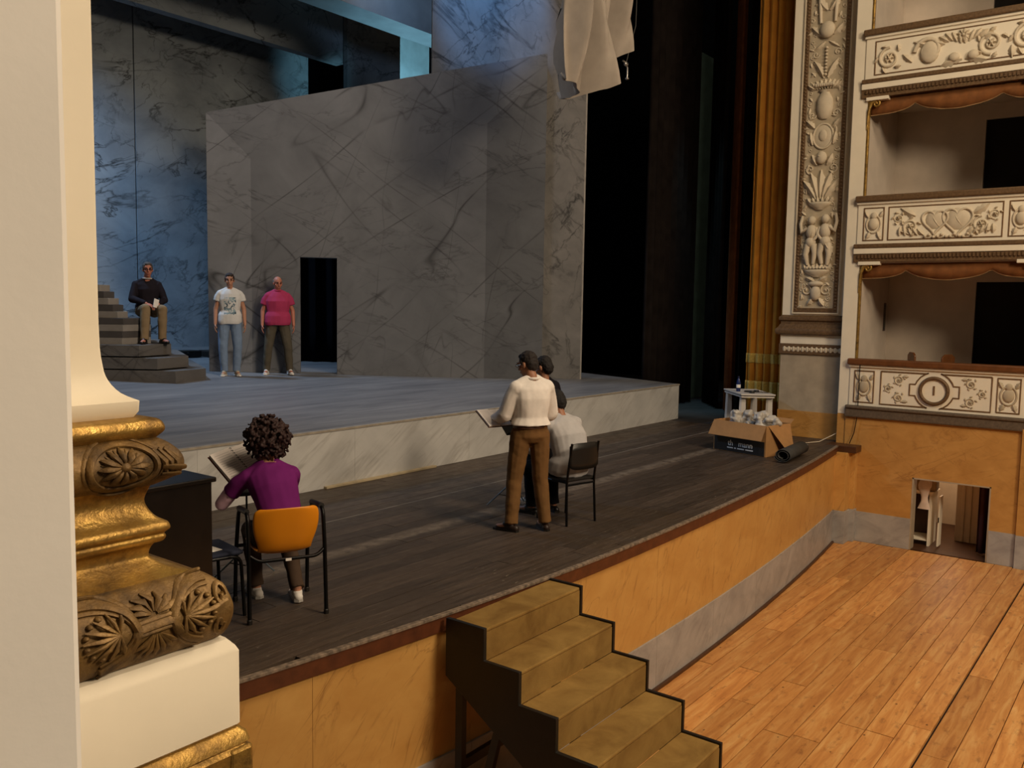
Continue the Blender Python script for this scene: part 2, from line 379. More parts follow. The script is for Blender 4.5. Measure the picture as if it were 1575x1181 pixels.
# --- stage front below the edge
wf = struct('wall_front', 'orange scagliola stage front with grey marble base below the apron edge', 'wall', (7, 4, ZF))
xs = [.7 + 1.385 * i for i in range(11)]
for a, b in zip(xs[:-1], xs[1:]):
    part('panel', strip(a + .0015, min(b, 14.55) - .0015, 8, .03, .12, -1.06, -.11), ORANGE, wf, world=True)
    part('base_slab', strip(a + .0015, min(b, 14.55) - .0015, 8, .012, .12, ZF, -1.06), GREYM, wf, world=True)
part('kerb', strip(.7, 14.52, 50, -.02, .02, ZF - .02, ZF + .03), WOODD, wf, world=True)
part('corner_post', MB().box((14.52, 4.24, -1.06), (14.9, 4.6, -.1)).box((14.78, 4.17, -1.06), (14.93, 4.5, -.1)), ORANGE, wf, world=True, bevel=.004)
part('corner_post_base', MB().box((14.5, 4.22, ZF), (14.9, 4.6, -1.06)).box((14.77, 4.15, ZF), (14.93, 4.5, -1.06)), GREYM, wf, world=True, bevel=.004)

# --- right auditorium wall below the boxes, with the store doorway
XW = 14.9
wr = struct('wall_right', 'orange scagliola wall under the boxes with a grey marble base and a low doorway', 'wall', (XW, 2.5, ZF))
def wp(n, y0, y1, z0, z1, m, x0=XW, x1=XW + .2): return part(n, MB().box((x0, y0, z0), (x1, y1, z1)), m, wr, world=True)
wp('panel', 3.31, 4.4, -1.1, .5, ORANGE2); wp('panel', 2.19, 3.31, -.43, .5, ORANGE2); wp('panel', 1.83, 2.19, -1.1, .5, ORANGE2); wp('panel', -2, 1.82, -1.1, .5, ORANGE2, XW - .06)
wp('base_slab', 3.31, 4.4, ZF, -1.1, GREYM, XW - .015); wp('base_slab', 1.83, 2.19, ZF, -1.1, GREYM, XW - .015); wp('base_slab', -2, 1.82, ZF, -1.1, GREYM, XW - .075)
for y in (3.29, 2.19): wp('door_jamb', y - .0, y + .02, ZF, -.43, STONE, XW - .004, XW + .22)
wp('door_lintel', 2.19, 3.31, -.45, -.43, STONE, XW - .004, XW + .22)
# store room behind
sr = struct('wall_store_room', 'pale plaster store room behind the low doorway', 'room', (16, 2.8, ZF))
CR2 = mat('store room plaster', 'C9B79C', .8, var=.06)
part('back_wall', MB().box((17.2, 1.3, ZF), (17.3, 4.2, .3)), CR2, sr, world=True)
part('side_wall', MB().box((15.1, 3.9, ZF), (17.2, 4.0, .3)), CR2, sr, world=True)
part('side_wall', MB().box((15.1, 1.4, ZF), (17.2, 1.5, .3)), CR2, sr, world=True)
part('store_floor', MB().box((14.95, 1.4, ZF - .1), (17.3, 4.0, ZF - .002)), WOODD, sr, world=True)
part('store_ceiling', MB().box((15.1, 1.4, .25), (17.3, 4.0, .3)), CR2, sr, world=True)
for y in (2.62, 2.72): part('door_moulding', MB().box((15.98, y, ZF), (16.03, y + .045, .1)), CR2, sr, world=True, bevel=.006)
part('inner_wall', MB().box((16.0, 2.35, ZF), (16.08, 2.85, .2)), CR2, sr, world=True)
c = thing('store_cabinet', 'open white framed cabinet with dark inside, in the low doorway', 'cabinet', (15.5, 3.3, ZF))
part('back', MB().box((.28, -.18, .05), (.3, .26, .8)), WOODD, c); part('side', MB().box((-.2, .24, 0), (.3, .27, .85)), CREAM, c)
part('side', MB().box((-.2, -.2, 0), (.3, -.17, .85)), CREAM, c); part('top', MB().box((-.22, -.22, .85), (.32, .29, .88)), CREAM, c, bevel=.004)
part('shelf', MB().box((-.18, -.17, .08), (.28, .24, .1)), CREAM, c); d = part('door', MB().box((-.2, -.34, .02), (.0, -.315, .84)), CREAM, c, bevel=.004)
part('handle', MB().box((-.215, -.335, .42), (-.2, -.32, .5)), BLACKM, d)
bg = MB()
for i in range(9):
    z = i / 8; bg.v and None
R = []
for i in range(9):
    z = -.04 - .5 * i / 8; wv = .1 * (.75 + .25 * math.sin(i * .9))
    R.append([(15.15 + .03 * math.cos(q), 3.17 + wv * math.sin(q) * (1 + .1 * math.sin(3 * q + i)), -.42 + z * 1.0) for q in [2 * math.pi * k / 12 for k in range(12)]])
tag(part('hanging_bag', MB().rings(R), mat('pale pink plastic', 'D8C3B2', .5), None, 60), 'pale plastic bag hanging inside the low doorway', 'bag')
c = thing('parcel', 'small brown paper parcel on top of the store cabinet', 'parcel', (15.55, 3.22, ZF + .885)); part('wrap', MB().box((-.12, -.16, 0), (.12, .16, .18)), mat('brown kraft paper', '8A7454', .8), c, bevel=.03); part('flap', MB().box((-.13, -.165, .14), (.13, .165, .185)), mat('brown kraft paper', '8A7454', .8), c, bevel=.01)
def pleats(a, b, z0, z1, folds, amp, n=None, seed=0, nz=8, flare=.15, off=0.0):
    rg = random.Random(seed); n = n or folds * 8; a, b = Vector(a), Vector(b); t = (b - a); nn = Vector((-t.y, t.x)).normalized(); ph = [rg.uniform(-.7, .7) for _ in range(folds + 2)]
    R = []
    for i in range(nz + 1):
        z = z1 + (z0 - z1) * i / nz; row = []
        for j in range(n + 1):
            s = j / n; k = s * folds; p = ph[int(k)] * (1 - k % 1) + ph[int(k) + 1] * (k % 1)
            w_ = math.sin(2 * math.pi * k + p) + .25 * math.sin(4 * math.pi * k + 2 * p + i * .08)
            q = a + t * s + nn * (amp * (1 + flare * i / nz) * w_ + off); row.append((q.x, q.y, z))
        R.append(row)
    return MB().rings(R, cap=False, closed=False)
def cloth(name, mb, m, parent=None, th=.008, **kw):
    o = part(name, mb, m, parent, 60, **kw); s = o.modifiers.new('solid', 'SOLIDIFY'); s.thickness = th; return o
tag(cloth('store_curtain', pleats((15.35, 2.12), (15.35, 2.42), ZF + .02, .1, 3, .03), mat('dark maroon cloth', '3A1412', .9), None), 'dark maroon curtain at the side of the low doorway', 'curtain')

# --- dark stage house
sh = struct('wall_stage', 'dark unlit walls of the stage house', 'wall', (14, 20, 0))
part('back_wall', MB().box((-2, 21.6, 0), (26, 21.8, 16)), STAGEDK, sh, world=True)
part('side_wall', MB().box((25.5, 4.6, 0), (25.7, 21.7, 16)), STAGEDK, sh, world=True)
part('side_wall', MB().box((-2.2, 6, 0), (-2, 21.7, 16)), STAGEDK, sh, world=True)
# ================================================================== STAGE PLATFORM AND SCENERY
RK = .04
def dz(y): return .694 + RK * (y - 7.99)
pl = thing('stage_platform', 'long raked grey platform on the stage with pale marble painted front', 'stage platform', (8, 8, 0))
part('deck', MB().rings([[(x, 7.99, .67), (x, 18.9, dz(18.9) - .02), (x, 18.9, dz(18.9)), (x, 7.99, .694)] for x in (.8, 15.95)]), DECK, pl, world=True)
for i in range(7):
    a = .8 + 15.15 * i / 7; b = .8 + 15.15 * (i + 1) / 7
    part('front_panel', MB().box((a + .001, 7.985, .0), (b - .001, 8.02, .672)), RISER, pl, world=True)
part('side_panel', MB().prism([(8.02, 0), (18.9, 0), (18.9, dz(18.9) - .02), (8.02, .67)], lambda p, t: (t, p[0], p[1]), 15.91, 15.95), RISER, pl, world=True)
part('edge_strip', MB().box((.8, 7.975, .672), (15.96, 8.03, .697)), mat('bare edge batten', '9C9284', .6, var=.2, vs=10), pl, world=True)
tag(part('loose_batten', MB().box((6.8, 7.93, .0), (8.72, 7.982, .028)), LIGHTW, None, bevel=.003), 'pale loose wooden batten lying against the foot of the platform', 'batten')

A0, DV, NV = Vector((9.22, 13.93)), Vector((.76, -.65)).normalized(), Vector((.65, .76)).normalized()
def mtop(s): return 5.5 + 1.46 * s / 6.17
def mbot(s): return .935 - .165 * s / 6.17
def wallf(off, th): return lambda p, t: (A0.x + DV.x * p[0] + NV.x * (off + th * t), A0.y + DV.y * p[0] + NV.y * (off + th * t), p[1])
mw = thing('scenery_wall', 'big grey marble painted scenery wall with slanting top and a small doorway', 'scenery wall', (11.5, 12, .8))
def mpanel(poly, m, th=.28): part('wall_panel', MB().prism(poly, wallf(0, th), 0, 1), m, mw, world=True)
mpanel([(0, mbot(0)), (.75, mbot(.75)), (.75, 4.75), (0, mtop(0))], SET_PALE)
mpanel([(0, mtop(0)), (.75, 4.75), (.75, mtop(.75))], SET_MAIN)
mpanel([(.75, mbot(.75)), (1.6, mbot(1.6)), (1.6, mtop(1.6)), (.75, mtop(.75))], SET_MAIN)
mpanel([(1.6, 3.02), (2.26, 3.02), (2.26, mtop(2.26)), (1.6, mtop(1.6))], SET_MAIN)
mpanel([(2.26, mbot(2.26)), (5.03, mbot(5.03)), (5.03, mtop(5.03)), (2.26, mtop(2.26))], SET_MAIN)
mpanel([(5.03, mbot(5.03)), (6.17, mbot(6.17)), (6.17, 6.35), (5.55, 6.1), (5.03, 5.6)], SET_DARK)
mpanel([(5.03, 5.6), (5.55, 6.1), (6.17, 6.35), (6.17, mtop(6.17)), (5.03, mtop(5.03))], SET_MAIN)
tw = thing('scenery_tower', 'tall scenery wall with heavy dark veins, blue lit at the top', 'scenery wall', (13.6, 10.6, .8))
part('wall_panel', MB().prism([(-.0, 0), (3.02, 0), (3.02, 9.8), (0, 9.8)], lambda p, t: (12.47 + DV.x * p[0] + NV.x * t, 11.55 + DV.y * p[0] + NV.y * t, .74 + p[1]), 0, .14), SET_VEIN, tw, world=True)
part('edge_strip', MB().prism([(3.02, 0), (3.05, 0), (3.05, 9.8), (3.02, 9.8)], lambda p, t: (12.47 + DV.x * p[0] + NV.x * t, 11.55 + DV.y * p[0] + NV.y * t, .74 + p[1]), 0, .15), mat('pale canvas edge', '9A938A', .8), tw, world=True)
bw = thing('scenery_backwall', 'vast grey cracked marble back wall of the set with one upright seam', 'scenery wall', (12, 18.5, 1))
part('wall_panel', MB().box((5, 18.5, 1.05), (10.47, 18.62, 10.4)), SET_BACK, bw, world=True)
part('wall_panel', MB().box((10.5, 18.5, 1.05), (15.27, 18.62, 10.4)), SET_BACK, bw, world=True)
tag(part('scenery_header', MB().box((4.0, 17.0, 8.08), (15.12, 17.25, 11)), SET_BACK, None), 'hanging marble painted header across the back of the set, ending over the dark gap', 'scenery header')
tag(part('scenery_beam', MB().box((8.6, 14.0, 8.29), (18.2, 14.72, 11)), mat('pale blue-grey scenery beam', '8E9296', .6, var=.15, vs=2), None), 'hanging scenery beam whose underside glows pale blue', 'scenery header')
tag(part('scenery_flat', MB().box((16.7, 18.6, 0), (18.72, 18.75, 12)), SET_BACK, None), 'dim narrow scenery flat between the dark gap and the bright cyan strip', 'scenery flat')
tag(part('scenery_flat', MB().box((19.3, 20.0, 0), (21.45, 20.15, 12)), mat('pale scenery flat', 'A8B2B5', .7, var=.2, vs=1.5), None), 'bright cyan lit scenery flat seen in the gap above the big wall', 'scenery flat')
tag(cloth('masking_drape', pleats((10.9, 15.6), (13.6, 13.4), .95, 6, 10, .05, seed=2), STAGEDK), 'black masking drape hung behind the small scenery doorway', 'drape')

# stepped block at stage right
C0, UV_, VV_ = Vector((7.77, 12.65)), Vector((-.609, .793)), Vector((.95, .31)).normalized()
BV = Vector((.45, .89)).normalized()
STEPM = marble('grey painted step', '55514E', '6E6964', '36322F', VL, bs=1.6, rough=.7)
st = thing('stepped_block', 'grey three-step corner block below the seated man', 'steps', (C0.x, C0.y, .88))
for k in range(3):
    c_ = C0 + UV_ * .285 * k; p = [c_, c_ + VV_ * .72, c_ + VV_ * .72 + BV * (2.4 - .3 * k), c_ + UV_ * 3.2 + BV * 2.0, c_ + UV_ * (3.4 - .28 * k)]
    part('step', MB().zprism([tuple(q) for q in p], (.86 if k == 0 else .9 + .2 * k - .0), 1.08 + .2 * k), STEPM, st, world=True, bevel=.006)
LS, DS = mat('light stripe paint', '8C857D', .7, var=.12, vs=5), mat('dark stripe paint', '4A4542', .7, var=.15, vs=5)
zg = thing('striped_block', 'striped light and dark tiered block under and beside the seated man', 'tiered block', (7.31, 13.41, 1.48))
D0 = Vector((7.31, 13.41))
for k in range(9):
    z = 1.48 + .105 * k
    if k < 4: p = [D0 + VV_ * (.012 * k), D0 + VV_ * .64, D0 + VV_ * .64 + BV * 1.3, D0 + UV_ * 2 + BV * 1.3, D0 + UV_ * 2]
    else: e = .07 * (k - 4); q = D0 + UV_ * (.06 + e) + BV * .1; p = [q, q + VV_ * .22, q + VV_ * .22 + BV * 1, q + UV_ * 2 + BV * 1, q + UV_ * 2]
    part('tier', MB().zprism([tuple(x) for x in p], z, z + .1045), LS if k % 2 == 0 else DS, zg, world=True, bevel=.004)

# drapes at the far wing
tag(cloth('wing_drape', pleats((16.66, 9.2), (18.95, 9.25), .02, 12, 9, .06, seed=3), BLACKCL), 'wide black wing drape right behind the platform end', 'drape')
tag(cloth('wing_drape', pleats((18.15, 8.15), (19.3, 9.05), .02, 12, 5, .05, seed=4), BLACKCL), 'narrow black wing drape beside the dark brown drape', 'drape')
tag(cloth('wing_drape', pleats((16.75, 7.05), (17.35, 7.25), .02, 12, 3, .04, seed=6), BLACKCL), 'narrow black drape behind the golden curtain', 'drape')
tag(cloth('wing_drape', pleats((17.25, 7.42), (18.1, 7.95), .02, 12, 4, .05, seed=5), BROWNCL), 'dark brown wing drape between two black drapes', 'drape')
wg = thing('wing_flat', 'greenish grey wing flat edge glimpsed between black drapes', 'scenery flat', (20.3, 9.7, 0))
TEAL = mat('teal grey flat', '5F7A72', .8, var=.2, vs=3)
part('flat_panel', MB().box((19.62, 9.6, 0), (20.5, 9.66, 8.3)), TEAL, wg, world=True); part('batten', MB().box((19.5, 9.55, 0), (19.6, 9.6, 8.4)), TEAL, wg, world=True)
gc = thing('proscenium_curtain', 'golden velvet curtain with pale trim bands beside the white pilaster', 'curtain', (15.9, 6.2, 0))
cloth('curtain_cloth', pleats((15.9, 5.86), (15.98, 6.62), .015, 11, 5, .045, seed=8), GOLDCL, gc, world=True)
for z0, z1 in ((1.2, 1.38), (.5, .86)): cloth('trim_band', pleats((15.9, 5.86), (15.98, 6.62), z0, z1, 5, .0512, seed=8, flare=0, off=.024), GOLDTRIM, gc, world=True, th=.004)

# bundled canvas hanging from above
def canvas():
    R = []; n = 90; rows = 22
    kx = [0, .12, .24, .36, .48, .6, .72, .86, 1]; kz = [5.33, 5.24, 5.19, 5.26, 5.5, 5.78, 5.92, 6.0, 6.1]
    for i in range(rows + 1):
        t = i / rows; row = []
        for k in range(n + 1):
            s = k / n; zb = float(np.interp(s, kx, kz)) + .03 * math.sin(23 * s)
            z = 9.2 + (zb - 9.2) * t
            sk = s + .10 * (1 - t) * (s - .2)
            x = 10.32 + 1.72 * sk - .1 * math.sin(math.pi * s) * (1 - t)
            fold = .34 * (1 - 2 * abs(math.sin(9.6 * s + 1.8 * t * (1 - s) - .3)) ** .7) + .12 * math.sin(27 * s - 6 * t) + .05 * math.sin(55 * s + 7 * t)
            y = 7.3 - .25 * math.sin(math.pi * min(1, s * 1.6)) * t + fold
            row.append((x, y, z))
        R.append(row)
    R.append([(p[0] + .01, p[1] + .05, p[2] + .01) for p in R[-1]]); R.append([(p[0] + .01, p[1] + .06, p[2] + .1) for p in R[-1]])
    return MB().rings(R, cap=False, closed=False)
cv = thing('canvas_bundle', 'bundle of taupe canvas cloth hanging from above in front of the set', 'cloth', (11, 7.25, 5.3))
cloth('canvas', canvas(), GAUZE, cv, th=.012, world=True)
m = MB().tube([(12.02, 7.15, 5.98), (12.12, 7.15, 5.97), (12.16, 7.15, 5.9), (12.16, 7.15, 5.75)], .014).ell((12.12, 7.15, 5.95), (.05, .03, .035)).ell((12.16, 7.15, 5.74), (.035, .03, .02))
part('clamp', m, mat('bright metal clamp', 'B9B7B3', .3, .8), cv, 60, world=True)
part('rigging_line', MB().tube([(12.12, 7.15, 5.97), (12.4, 7.16, 6.6), (12.5, 7.16, 11)], .006, 6), mat('grey rope', '55534F', .9), cv, world=True)

# ================================================================== RELIEF ORNAMENT
def spiral(m, u, v, r, turns, a0, dr, rad, n=26):
    P = []; rr = []
    for i in range(n + 1):
        t = i / n; q = a0 + dr * 2 * math.pi * turns * t; R_ = r * (1 - .86 * t); P.append((u + R_ * math.cos(q), v + R_ * math.sin(q), rad * (.5 + .4 * t))); rr.append(rad * (1 - .35 * t))
    m.tube(P, rr, 7); m.ell((u, v, rad * .6), (r * .2, r * .2, rad * 1.3), 8, 5)
def leaf(m, u, v, ang, L, wd, h, curl=.5, lobes=3):
    c, s = math.cos(ang), math.sin(ang); R = []
    for i in range(9):
        t = i / 8; wdt = wd * math.sin(math.pi * (t * .93 + .05)) ** .8 * (1 + .22 * math.cos(2 * math.pi * lobes * t)); cz = h * (.35 + math.sin(math.pi * t) * .7); bend = curl * L * .35 * t * t
        row = []
        for q in (-1, -.5, 0, .5, 1):
            lx = L * t; ly = q * wdt * .5 + bend; lz = cz * (1 - .95 * abs(q) ** 1.4) + (.25 * h if q == 0 else 0)
            row.append((u + lx * c - ly * s, v + lx * s + ly * c, max(lz, .0)))
        R.append(row)
    m.rings(R, cap=False, closed=False)
def rosette(m, u, v, r, n=8, h=.02):
    for k in range(n): leaf(m, u + r * .2 * math.cos(2 * math.pi * k / n), v + r * .2 * math.sin(2 * math.pi * k / n), 2 * math.pi * k / n, r * .8, r * .55, h, 0, 1)
    m.ell((u, v, h * .6), (r * .26, r * .26, h * 1.2), 10, 6)
def ring(m, u, v, ru, rv, rad, n=28): m.tube([(u + ru * math.cos(2 * math.pi * k / n), v + rv * math.sin(2 * math.pi * k / n), rad * .5) for k in range(n + 1)], rad, 7)
def rinceau(m, u, v, s, d, h):              # one leafy scroll
    spiral(m, u, v, s, 1.6, math.pi * (.5 if d > 0 else 1.5), d, s * .13)
    rosette(m, u, v, s * .45, 6, h)
    for k in range(5):
        a = .6 + k * 1.15; leaf(m, u + s * .95 * math.cos(a), v + s * .95 * math.sin(a), a + .9 * d, s * .6, s * .4, h, .7 * d)
def putto(m, u, v, s, fl, h):
    E_ = lambda a, b, ra, rb, z=.5, hh=1.0: m.ell((u + fl * a * s, v + b * s, h * z), (ra * s, max(ra, rb) * 0 + rb * s, h * hh), 12, 7)
    E_(.0, .92, .085, .095, .7, 1.0); E_(.0, .68, .115, .16, .6, 1.2); E_(.01, .47, .11, .12, .6, 1.15)
    m.tube([(u + fl * -.05 * s, v + .42 * s, h * .6), (u + fl * -.09 * s, v + .24 * s, h * .8), (u + fl * -.05 * s, v + .02 * s, h * .5)], [.075 * s, .06 * s, .035 * s], 8)
    m.tube([(u + fl * .06 * s, v + .42 * s, h * .6), (u + fl * .1 * s, v + .22 * s, h * .9), (u + fl * .06 * s, v + .0 * s, h * .5)], [.075 * s, .06 * s, .035 * s], 8)
    m.tube([(u + fl * .09 * s, v + .76 * s, h * .7), (u + fl * .2 * s, v + .68 * s, h * 1.0), (u + fl * .23 * s, v + .86 * s, h * .8), (u + fl * .2 * s, v + 1.02 * s, h * .6)], [.05 * s, .042 * s, .036 * s, .03 * s], 8)
    m.tube([(u - fl * .09 * s, v + .76 * s, h * .6), (u - fl * .15 * s, v + .62 * s, h * .9), (u - fl * .05 * s, v + .5 * s, h * 1.1)], [.048 * s, .04 * s, .03 * s], 8)
    leaf(m, u, v + .5 * s, -1.2 * fl, .3 * s, .16 * s, h * 1.4, .5)
def bowl(m, u, v, wd, h):
    m.rings([[(u + a * math.cos(q), v + z, max(0, h * 1.6 * math.sin(q)) * (a / wd + .3)) for q in [math.pi * k / 8 for k in range(9)]] for a, z in ((wd * .25, -.09), (wd * .55, -.05), (wd * .95, 0), (wd, .03), (wd * .9, .04))], cap=False, closed=False)
# ================================================================== FAR PILASTER
XP, YP0, YP1 = 15.2, 4.55, 5.66
fp = thing('proscenium_pilaster', 'tall ornate cream proscenium pilaster with stucco figures above a brown base', 'pilaster', (XP + .3, 5.1, 0))
def pb(n, y0, y1, z0, z1, m, d=0.0, bevel=0): return part(n, MB().box((XP - d, y0 - d, z0), (XP + .6, y1 + d, z1)), m, fp, world=True, bevel=bevel)
pb('foot_panel', YP0, YP1, 0, .45, ORANGE2, .012); pb('pedestal', YP0, YP1, .45, 1.44, STONE); 
bd = pb('band', YP0, YP1, 1.44, 1.62, BROWN_M, .03, .008)
T_ = lambda y0, z0, x0: (lambda p: (x0 - p[2], y0 - p[0], z0 + p[1]))
m = MB(T_((YP0 + YP1) / 2, 1.53, XP - .03))
for k in range(-6, 7): leaf(m, k * .08, -.045, math.pi / 2, .09, .07, .012, 0, 1); m.ell((k * .08 + .04, 0, .004), (.015, .03, .01), 8, 5)
part('band_ornament', m, STUCCO, bd, 60, world=True)
pb('fillet', YP0, YP1, 1.62, 1.78, CREAM, .012, .006)
prof = [(0, 2.12), (.02, 2.1), (.04, 2.085), (.045, 2.06), (.04, 2.03), (.012, 2.01), (.012, 1.965), (.03, 1.95), (.04, 1.92), (.06, 1.9), (.085, 1.87), (.09, 1.83), (.08, 1.795), (.06, 1.78)]
def sweep(prof, x, y0, y1, back):
    return MB().rings([[(x + back, y1 + e, z), (x - e, y1 + e, z), (x - e, y0 - e, z), (x + back, y0 - e, z)] for e, z in prof], cap=False, closed=False)
part('base_moulding', sweep(prof, XP, YP0, YP1, .6), BROWN_M, fp, 35, world=True)
pb('shaft', YP0, YP1, 1.78, 11, CREAM)
def frame(name, y0, y1, z0, z1, wd, d, x, m, parent, prot=.02):
    mb = MB()
    for a, b, c_, e in ((y0, y0 + wd, z0, z1), (y1 - wd, y1, z0, z1), (y0 + wd, y1 - wd, z0, z0 + wd), (y0 + wd, y1 - wd, z1 - wd, z1)): mb.box((x - prot, a, c_), (x + .002, b, e))
    return part(name, mb, m, parent, world=True, bevel=min(.006, wd * .2))
frame('outer_frame', YP0 + .13, YP1 - .17, 2.14, 10.9, .028, .02, XP, STUCCO, fp, .03)
ff = frame('brown_frame', YP0 + .16, YP1 - .2, 2.17, 10.9, .075, .02, XP, BROWN_M, fp, .022)
m = MB(T_(0, 0, XP - .022))
for k in range(120):
    z = 2.22 + k * .055
    for yy in (YP0 + .197, YP1 - .237): m.ell((-yy, z, 0), (.024, .02, .012), 6, 4)
part('bead', m, BROWN_M, ff, 60, world=True, kind='stuff')
part('ground', MB().box((XP - .004, YP0 + .23, 2.24), (XP + .01, YP1 - .27, 10.9)), STUCCO_D, fp, world=True)
yc = (YP0 + .23 + YP1 - .27) / 2
m = MB(T_(yc, 0, XP - .004)); H_ = .05
# grotesque foot, basin and fruit
m.ell((0, 2.5, .03), (.09, .13, .06)); m.ell((0, 2.66, .03), (.13, .05, .06))
for s in (-1, 1): spiral(m, s * .17, 2.55, .1, 1.2, math.pi / 2, s, .016); leaf(m, s * .05, 2.42, -math.pi / 2 + s * .5, .16, .1, H_, s * .3); leaf(m, s * .04, 2.7, math.pi / 2 - s * 1.0, .16, .1, H_, -s * .3)
bowl(m, 0, 2.86, .22, .05)
for k in range(7): leaf(m, -.18 + k * .06, 2.88, math.pi / 2 + .12 * (3 - k), .13, .09, H_, 0); m.ell((-.16 + k * .055, 2.93, .04), (.035, .03, .035), 8, 5)
for u_, s_, d_ in ((-.11, .82, -1), (.12, .84, 1)):
    mp_ = MB(T_(yc, 0, XP - .004)); putto(mp_, u_, 2.98, s_, d_, .07); part('stucco_putto', mp_, STUCCO, fp, 60, world=True)
part('stucco_ornament', m, STUCCO, fp, 60, world=True); m = MB(T_(yc, 0, XP - .004))
bowl(m, 0, 4.0, .2, .05)
for k in range(6): leaf(m, -.15 + k * .06, 4.02, math.pi / 2 + .25 * (2.5 - k), .12, .09, H_, 0)
for a, L in ((0, .5), (.35, .48), (-.35, .48), (.7, .4), (-.7, .4)): leaf(m, .25 * a * .4, 4.08, math.pi / 2 - a * .55, L, .15, .06, -a * .9, 4)
for s in (-1, 1): spiral(m, s * .19, 4.6, .08, 1.1, -math.pi / 2, s, .014); leaf(m, s * .08, 4.66, math.pi / 2 - s * .6, .2, .12, H_, s * .4)
part('stucco_ornament', m, STUCCO, fp, 60, world=True); m = MB(T_(yc, 0, XP - .004))
# mask, medallion, vase
m.ell((0, 4.78, .04), (.09, .11, .06)); m.ell((-.03, 4.8, .1), (.015, .012, .012), 6, 4)
m.ell((0, 5.14, .004), (.16, .2, .02), 24, 6); ring(m, 0, 5.14, .165, .205, .018)
m.ell((.0, 5.15, .025), (.07, .1, .025), 10, 6)
for s in (-1, 1):
    leaf(m, s * .17, 5.0, math.pi / 2 + s * -.3, .22, .1, H_, s * .3); leaf(m, s * .15, 5.28, math.pi / 2 - s * .7, .2, .1, H_, -s * .3); spiral(m, s * .2, 5.5, .07, 1.2, 0, s, .013)
part('stucco_ornament', m, STUCCO, fp, 60, world=True); m = MB(T_(yc, 0, XP - .004))
m.rings([[(a * math.cos(q), z, .09 * math.sin(q) * a / .14) for q in [math.pi * k / 8 for k in range(9)]] for a, z in ((.05, 5.42), (.1, 5.46), (.14, 5.6), (.13, 5.75), (.07, 5.86), (.12, 5.9))], cap=False, closed=False)
for k in range(9): leaf(m, -.16 + .04 * k, 5.92, math.pi / 2 + .28 * (4 - k), .16, .1, H_, .1 * (k - 4)); m.ell((-.14 + .035 * k, 5.98, .05), (.035, .035, .03), 8, 5)
for k in range(9): m.ell((0, 6.15 + .055 * k, .03), (.026, .024, .03), 8, 5)
for s in (-1, 1): leaf(m, s * .03, 6.1, math.pi / 2 - s * .35, .34, .11, H_, -s * .5, 4); spiral(m, s * .18, 6.5, .06, 1.2, 0, s, .012); leaf(m, s * .03, 6.7, -math.pi / 2 + s * .9, .22, .06, .03, s * .2)
part('stucco_ornament', m, STUCCO, fp, 60, world=True); m = MB(T_(yc, 0, XP - .004))
m.ell((0, 6.88, .04), (.13, .14, .08), 14, 8); ring(m, 0, 6.84, .035, .03, .014, 12)
for s in (-1, 1): leaf(m, s * .1, 6.8, math.pi / 2 - s * .9, .24, .12, H_, s * .3); m.tube([(s * .12, 7.0, .02), (s * .14, 7.4, .03), (s * .12, 7.8, .02)], [.025, .035, .02], 8)
for k in range(8):
    v_ = 7.2 + k * .42
    for s in (-1, 1): leaf(m, s * .02, v_, math.pi / 2 - s * .8, .26, .14, H_, s * .5); spiral(m, s * .18, v_ + .3, .07, 1.2, 0, s, .012)
part('stucco_ornament', m, STUCCO, fp, 60, world=True); m = MB(T_(yc, 0, XP - .004))
rg_ = random.Random(3)
for k in range(64):
    v_ = 2.3 + k * .085 + rg_.uniform(-.02, .02)
    for s in (-1, 1):
        u_ = s * rg_.uniform(.2, .27)
        if rg_.random() < .55: leaf(m, u_, v_, rg_.uniform(0, 6.28), rg_.uniform(.07, .12), .05, .025, rg_.uniform(-.6, .6))
        else: spiral(m, u_, v_, rg_.uniform(.03, .045), 1.1, rg_.uniform(0, 6), s, .009, 14)
part('stucco_tendrils', m, STUCCO, fp, 60, world=True, kind='stuff')
# ================================================================== THEATRE BOXES
ps = struct('trim_1', 'plain cream pilaster strip between the ornate pilaster and the boxes', 'pilaster', (XW + .1, 4.45, 0))
part('strip', MB().box((XW + .02, 4.3, .5), (XW + .5, 4.54, 11)), CREAM, ps, world=True, bevel=.006)
part('strip', MB().box((XW + .04, 1.68, 1.4), (XW + .4, 1.78, 11)), CREAM, ps, world=True, bevel=.006)
part('foot', MB().box((XW + .02, 4.3, 0), (XW + .5, 4.54, .5)), ORANGE2, ps, world=True)
part('door_edge', MB().box((XW + .01, 4.26, 1.4), (XW + .06, 4.3, 11)), GOLD, ps, world=True, bevel=.01)

